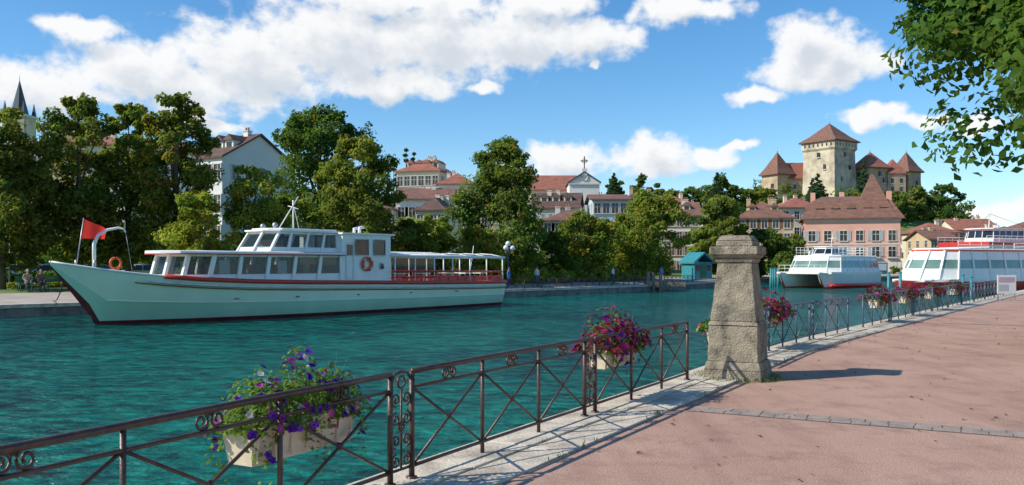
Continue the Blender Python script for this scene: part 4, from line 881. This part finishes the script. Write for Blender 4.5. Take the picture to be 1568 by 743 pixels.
def person(name,x,y,z,rot,shirt,trou,pose='stand',hair=(.05,.03,.02)):
    e=empty(name,(x,y,z),rot); sk=(.5,.3,.2)
    if pose=='stand':
        J={'pel':(0,0,.95,.13),'sp':(0,0,1.15,.13),'ch':(0,0,1.35,.15),'nk':(0,0,1.5,.055),'hd':(0,-.01,1.56,.05),
           'hl':(.1,0,.88,.095),'kl':(.11,-.05,.5,.065),'al':(.11,.06,.08,.045),'fl':(.11,-.1,.04,.04),'hr':(-.1,0,.88,.095),'kr':(-.11,-.02,.5,.065),'ar':(-.11,-.12,.08,.045),'fr':(-.11,-.28,.04,.04),
           'sl':(.19,0,1.42,.06),'el':(.25,.03,1.15,.045),'wl':(.24,-.06,.92,.03),'tl':(.24,-.1,.83,.028),'sr':(-.19,0,1.42,.06),'er':(-.25,.05,1.15,.045),'wr':(-.24,-.1,.95,.03),'tr':(-.24,-.16,.87,.028)}
        zs=[(0,(.03,.03,.03)),(.08,trou),(.98,shirt),(1.47,sk)]; hz_=1.64; hy=-.02
    else:
        J={'pel':(0,.05,.56,.14),'sp':(0,.03,.75,.13),'ch':(0,-.02,.95,.15),'nk':(0,-.05,1.1,.055),'hd':(0,-.08,1.16,.05),
           'hl':(.1,0,.54,.095),'kl':(.13,-.42,.54,.07),'al':(.13,-.42,.09,.045),'fl':(.13,-.6,.045,.04),'hr':(-.1,0,.54,.095),'kr':(-.13,-.42,.54,.07),'ar':(-.13,-.38,.09,.045),'fr':(-.13,-.56,.045,.04),
           'sl':(.19,-.03,1.02,.06),'el':(.25,-.08,.78,.045),'wl':(.14,-.3,.68,.03),'tl':(.1,-.38,.67,.028),'sr':(-.19,-.03,1.02,.06),'er':(-.25,-.08,.78,.045),'wr':(-.14,-.3,.68,.03),'tr':(-.1,-.38,.67,.028)}
        zs=[(0,(.03,.03,.03)),(.08,trou),(.63,shirt),(1.08,sk)]; hz_=1.25; hy=-.1
    E=[('pel','sp'),('sp','ch'),('ch','nk'),('nk','hd'),('pel','hl'),('hl','kl'),('kl','al'),('al','fl'),('pel','hr'),('hr','kr'),('kr','ar'),('ar','fr'),('ch','sl'),('sl','el'),('el','wl'),('wl','tl'),('ch','sr'),('sr','er'),('er','wr'),('wr','tr')]
    K=list(J); me=bpy.data.meshes.new('body'); me.from_pydata([J[k_][:3] for k_ in K],[(K.index(a),K.index(b)) for a,b in E],[])
    o=bpy.data.objects.new('body',me); S.collection.objects.link(o); o.parent=e; me.materials.append(personmat(name+'_clothes',zs))
    sm=o.modifiers.new('skin','SKIN')
    for i,k_ in enumerate(K): me.skin_vertices[0].data[i].radius=(J[k_][3],J[k_][3]); me.skin_vertices[0].data[i].use_root=(k_=='pel')
    ss_=o.modifiers.new('ss','SUBSURF'); ss_.levels=1; ss_.render_levels=1
    SK=mat(name+'_skin',sk,sk,3,.6); HR=mat(name+'_hair',hair,hair,3,.8); mb=MB(); mb.ell((0,hy,hz_),.075,.095,.115,SK); mb.ell((0,hy+.02,hz_+.03),.083,.098,.105,HR); mb.ell((0,hy-.1,hz_-.01),.014,.02,.02,SK,6,5)
    for s_ in(-1,1): mb.ell((s_*.03,hy-.088,hz_+.012),.011,.008,.008,BLACK,6,5); mb.ell((s_*.078,hy,hz_),.012,.02,.03,SK,6,5)
    mb.ell((0,hy-.088,hz_-.05),.025,.008,.008,REDP,6,5)
    for s_,k_ in((1,'tl'),(-1,'tr')):
        c=Vector(J[k_][:3])
        for f in range(4): mb.tube([c+Vector((s_*.0+(f-1.5)*.012,-.02,-.01)),c+Vector(((f-1.5)*.015,-.05,-.05)),c+Vector(((f-1.5)*.014,-.045,-.085))],[.009,.008,.006],SK,5)
        mb.tube([c+Vector((-s_*.02,0,0)),c+Vector((-s_*.045,-.02,-.04))],[.01,.007],SK,5)
    mb.obj('head_and_hands',e)
def sit(off,sh,tr,hr):
    person('seated_person',BX+math.cos(.75)*off,BY+math.sin(.75)*off,BZ+.0,.75,sh,tr,'sit',hr)
sit(-.35,(.30,.24,.17),(.10,.10,.13),(.3,.28,.25)); sit(.35,(.16,.08,.06),(.05,.05,.06),(.08,.05,.03))
def pp(Y,off,sh,tr,rot,nm='walking_person'):
    p,d=SP.pos(SP.sY(Y)); q=p-rn(d)*off; person(nm,q.x,q.y,gz(q.x,q.y,off)-.01,rot,sh,tr)
pp(70.5,1.6,(.04,.2,.6),(.05,.07,.25),1.2,'walking_woman')
pp(74,2.4,(.6,.55,.5),(.1,.1,.15),.6); pp(84,2.6,(.7,.7,.68),(.12,.11,.1),1.0); pp(92,2.0,(.15,.3,.5),(.1,.1,.12),.3)
person('standing_person',at(1374,136),142,.1,0,(.4,.06,.06),(.05,.05,.1))
def car(x,y,z,rot,col):
    e=empty('parked_car',(x,y,z),rot); cm_=mat('car_paint',col,tuple(c*.9 for c in col),1,.25,spec=.7); mb=MB()
    prof=[(-2.1,.3),(-2.15,.65),(-2.05,.88),(-1.2,.98),(-.55,1.42),(.1,1.48),(.95,1.44),(1.7,1.0),(2.05,.92),(2.1,.6),(2.05,.3)]
    rows=[]
    for yy in (-.86,-.8,.8,.86):
        rows.append([(px_*(.985 if abs(yy)>.83 else 1),yy*(1 if pz<1 else .8),pz) for px_,pz in prof])
    mb.loft(rows,[cm_],False); mb.add(rows[0],[tuple(range(11))],cm_); mb.add(rows[-1],[tuple(range(11))[::-1]],cm_)
    for sg in(-1,1):
        yb,yt=sg*.875,sg*.72
        for xa,xb,xc,xd in ((-1.05,-.1,-.1,-.5),(0,1.35,.9,0)): mb.add([(xa,yb,1.0),(xb,yb,1.0),(xc,yt,1.38),(xd,yt,1.38)],[(0,1,2,3)],DGLASS)
        for wx in (-1.35,1.3): mb.cyl((wx,sg*.72,.32),(wx,sg*.89,.32),.32,BLACK,n=18); mb.cyl((wx,sg*.88,.32),(wx,sg*.9,.32),.19,METAL,n=14)
    mb.add([(-1.2,-.72,1.0),(-.6,-.62,1.41),(-.6,.62,1.41),(-1.2,.72,1.0)],[(0,1,2,3)],DGLASS); mb.obj('body',e)
for px,Y,c in ((28,66,(.6,.6,.6)),(75,66,(.05,.15,.4)),(140,68,(.3,.3,.32)),(215,68,(.65,.65,.65)),(250,70,(.08,.08,.1))): car(at(px,Y),Y,.25,.7,c)
# ---------------------------------------------------------------- vegetation
G1=(.155,.195,.042); G2=(.12,.175,.038); G3=(.235,.285,.048); G4=(.085,.14,.032); G5=(.18,.235,.044)
def T(px,ytop,wpx,Y,col,z0=.1,**k_):
    H=hz(ytop,Y)-z0; tree('plane_tree' if Y<90 else 'linden_tree',at(px,Y),Y,z0,H,wpx/F*Y,col,**k_)
T(2,165,140,53,G1,ncl=125,yellow=.10,leaf=.27,pw=.38,base=.15)
T(118,150,145,56,G1,ncl=135,yellow=.10,leaf=.27,pw=.38,base=.15)
T(197,160,110,59,G5,ncl=105,yellow=.10,leaf=.27,pw=.38,base=.15)
T(268,145,130,58,G1,ncl=130,yellow=.14,leaf=.27,pw=.42,skew=.34,base=.13)
T(300,295,115,53,G3,ncl=65,yellow=.22,leaf=.23,base=.12)
T(392,242,120,60,G3,ncl=85,yellow=.1,leaf=.26,base=.1)
T(490,162,180,82,G4,ncl=125,yellow=.02,leaf=.38,pw=.55)
T(548,212,145,70,G1,ncl=110,yellow=.12,leaf=.32)
T(440,300,105,68,G5,ncl=60,yellow=.08)
T(655,318,95,76,G3,ncl=60,yellow=.1)
T(620,335,75,74,G1,ncl=50,yellow=.1)
T(768,212,155,80,G2,ncl=130,yellow=.05,leaf=.34,pw=.65,skew=.28)
T(735,345,90,74,G3,ncl=50,yellow=.3)
T(895,322,110,90,G5,ncl=75,yellow=.12,leaf=.33)
T(990,290,118,96,G5,ncl=95,yellow=.06,leaf=.36)
T(940,335,90,100,G1,ncl=55,yellow=.06,leaf=.36)
T(1105,300,80,122,G1,ncl=65,leaf=.45,yellow=.04)
T(1085,345,70,112,G5,ncl=50,leaf=.42)
T(1165,350,90,125,G4,ncl=60,leaf=.45,yellow=.02)
T(1212,355,55,130,G1,ncl=40,leaf=.45)
T(845,355,75,86,G2,ncl=50,leaf=.33)
tree('chestnut_tree',15.0,16.6,0,13.8,15.0,(.085,.155,.032),ncl=300,per=310,leaf=.25,base=.35,yellow=.01,pw=.38,tone=.25,rc=.095,skew=.38,fill=.15)
conifer('fir_tree',at(1252,285),285,lz(322),hz(266,285)-lz(322),8); conifer('fir_tree',at(1323,288),288,lz(318),hz(245,288)-lz(318),7)
conifer('fir_tree',at(1243,290),290,lz(318),hz(275,290)-lz(318),5)
def HT(px,yt,w_,Y,col=G4,yb=None):
    z=hill(at(px,Y),Y)-1; tree('hill_tree',at(px,Y),Y,z,max(6,hz(yt,Y)-z),w_/F*Y,col,ncl=40,per=80,leaf=.95,base=.1,yellow=.02)
HT(1420,300,60,290); HT(1445,282,50,300); HT(1405,284,40,285,G1); HT(985,268,50,300); HT(940,272,40,290); HT(1100,268,60,300,G2); HT(1130,283,50,300); HT(1165,285,60,300,G1); HT(1060,285,60,310); HT(1020,288,50,310,G1); HT(1300,294,60,275,G1); HT(1340,292,50,275,G1); HT(1375,292,50,280,G2); HT(1200,302,50,280)
conifer('cypress_tree',at(940,280),280,hz(310,280),hz(265,280)-hz(310,280),6); conifer('cypress_tree',at(622,190),190,10,hz(226,190)-10,7,n=14,leaf=.8); conifer('cypress_tree',at(634,192),192,10,hz(232,192)-10,7,n=14,leaf=.8); conifer('fir_tree',at(1098,260),260,hz(330,260),hz(264,260)-hz(330,260),8)
conifer('fir_tree',at(603,185),185,8,hz(240,185)-8,7,n=14,leaf=.8)
it=[]
for i in range(140):
    px=U(560,1480); Y=U(215,330); x=at(px,Y); it.append((x,Y,hill(x,Y)-1,U(3.5,5.5),U(5,9)))
shrubs('hillside_trees',it,G4,per=50,leaf=1.1,yellow=.02)
it=[]
for i in range(110):
    px=U(-60,620); Y=U(72,92); it.append((at(px,Y),Y,0,U(1.2,2.2),U(2.5,5)))
for i in range(60):
    px=U(620,1230); Y=U(98,112)+(px-620)*.03; it.append((at(px,Y),Y,0,U(1.2,2.2),U(2,4.0)))
shrubs('background_shrubs',it,G2,per=80,leaf=.42,yellow=.06)
it=[]
for i in range(90):
    px=-40+i*3.6; Y=58.5+i*.055; it.append((at(px,Y),Y,.05,.6,1.15+U(-.1,.1)))
shrubs('hedge',it,(.11,.20,.04),per=60,leaf=.16,yellow=.02)
it=[]
for i in range(130):
    s=SP.sY(69)+U(3,34); p,d=SP.pos(s); q=p-rn(d)*U(4,7.5); it.append((q.x,q.y,-.1,U(.4,.9),U(.7,1.7)))
shrubs('flower_shrubs',it,G3,per=60,leaf=.2,yellow=.12,ycol=(.5,.32,.16))
it=[]
for i in range(50):
    px=-30+i*3.2; Y=51.8+i*.06+U(-.5,.5)+ (1.5 if i>10 else 0); it.append((at(px,Y),Y+3,.05,.4,.4))
shrubs('lawn_border_plants',it,G3,per=50,leaf=.14,yellow=.15,ycol=(.45,.35,.22))
it=[]
for i in range(16):
    px=U(1225,1410); it.append((at(px,142),142+U(0,3),0,.7,1.4))
shrubs('hotel_shrubs',it,G2,per=60,leaf=.25)
print('objects',len(bpy.data.objects))
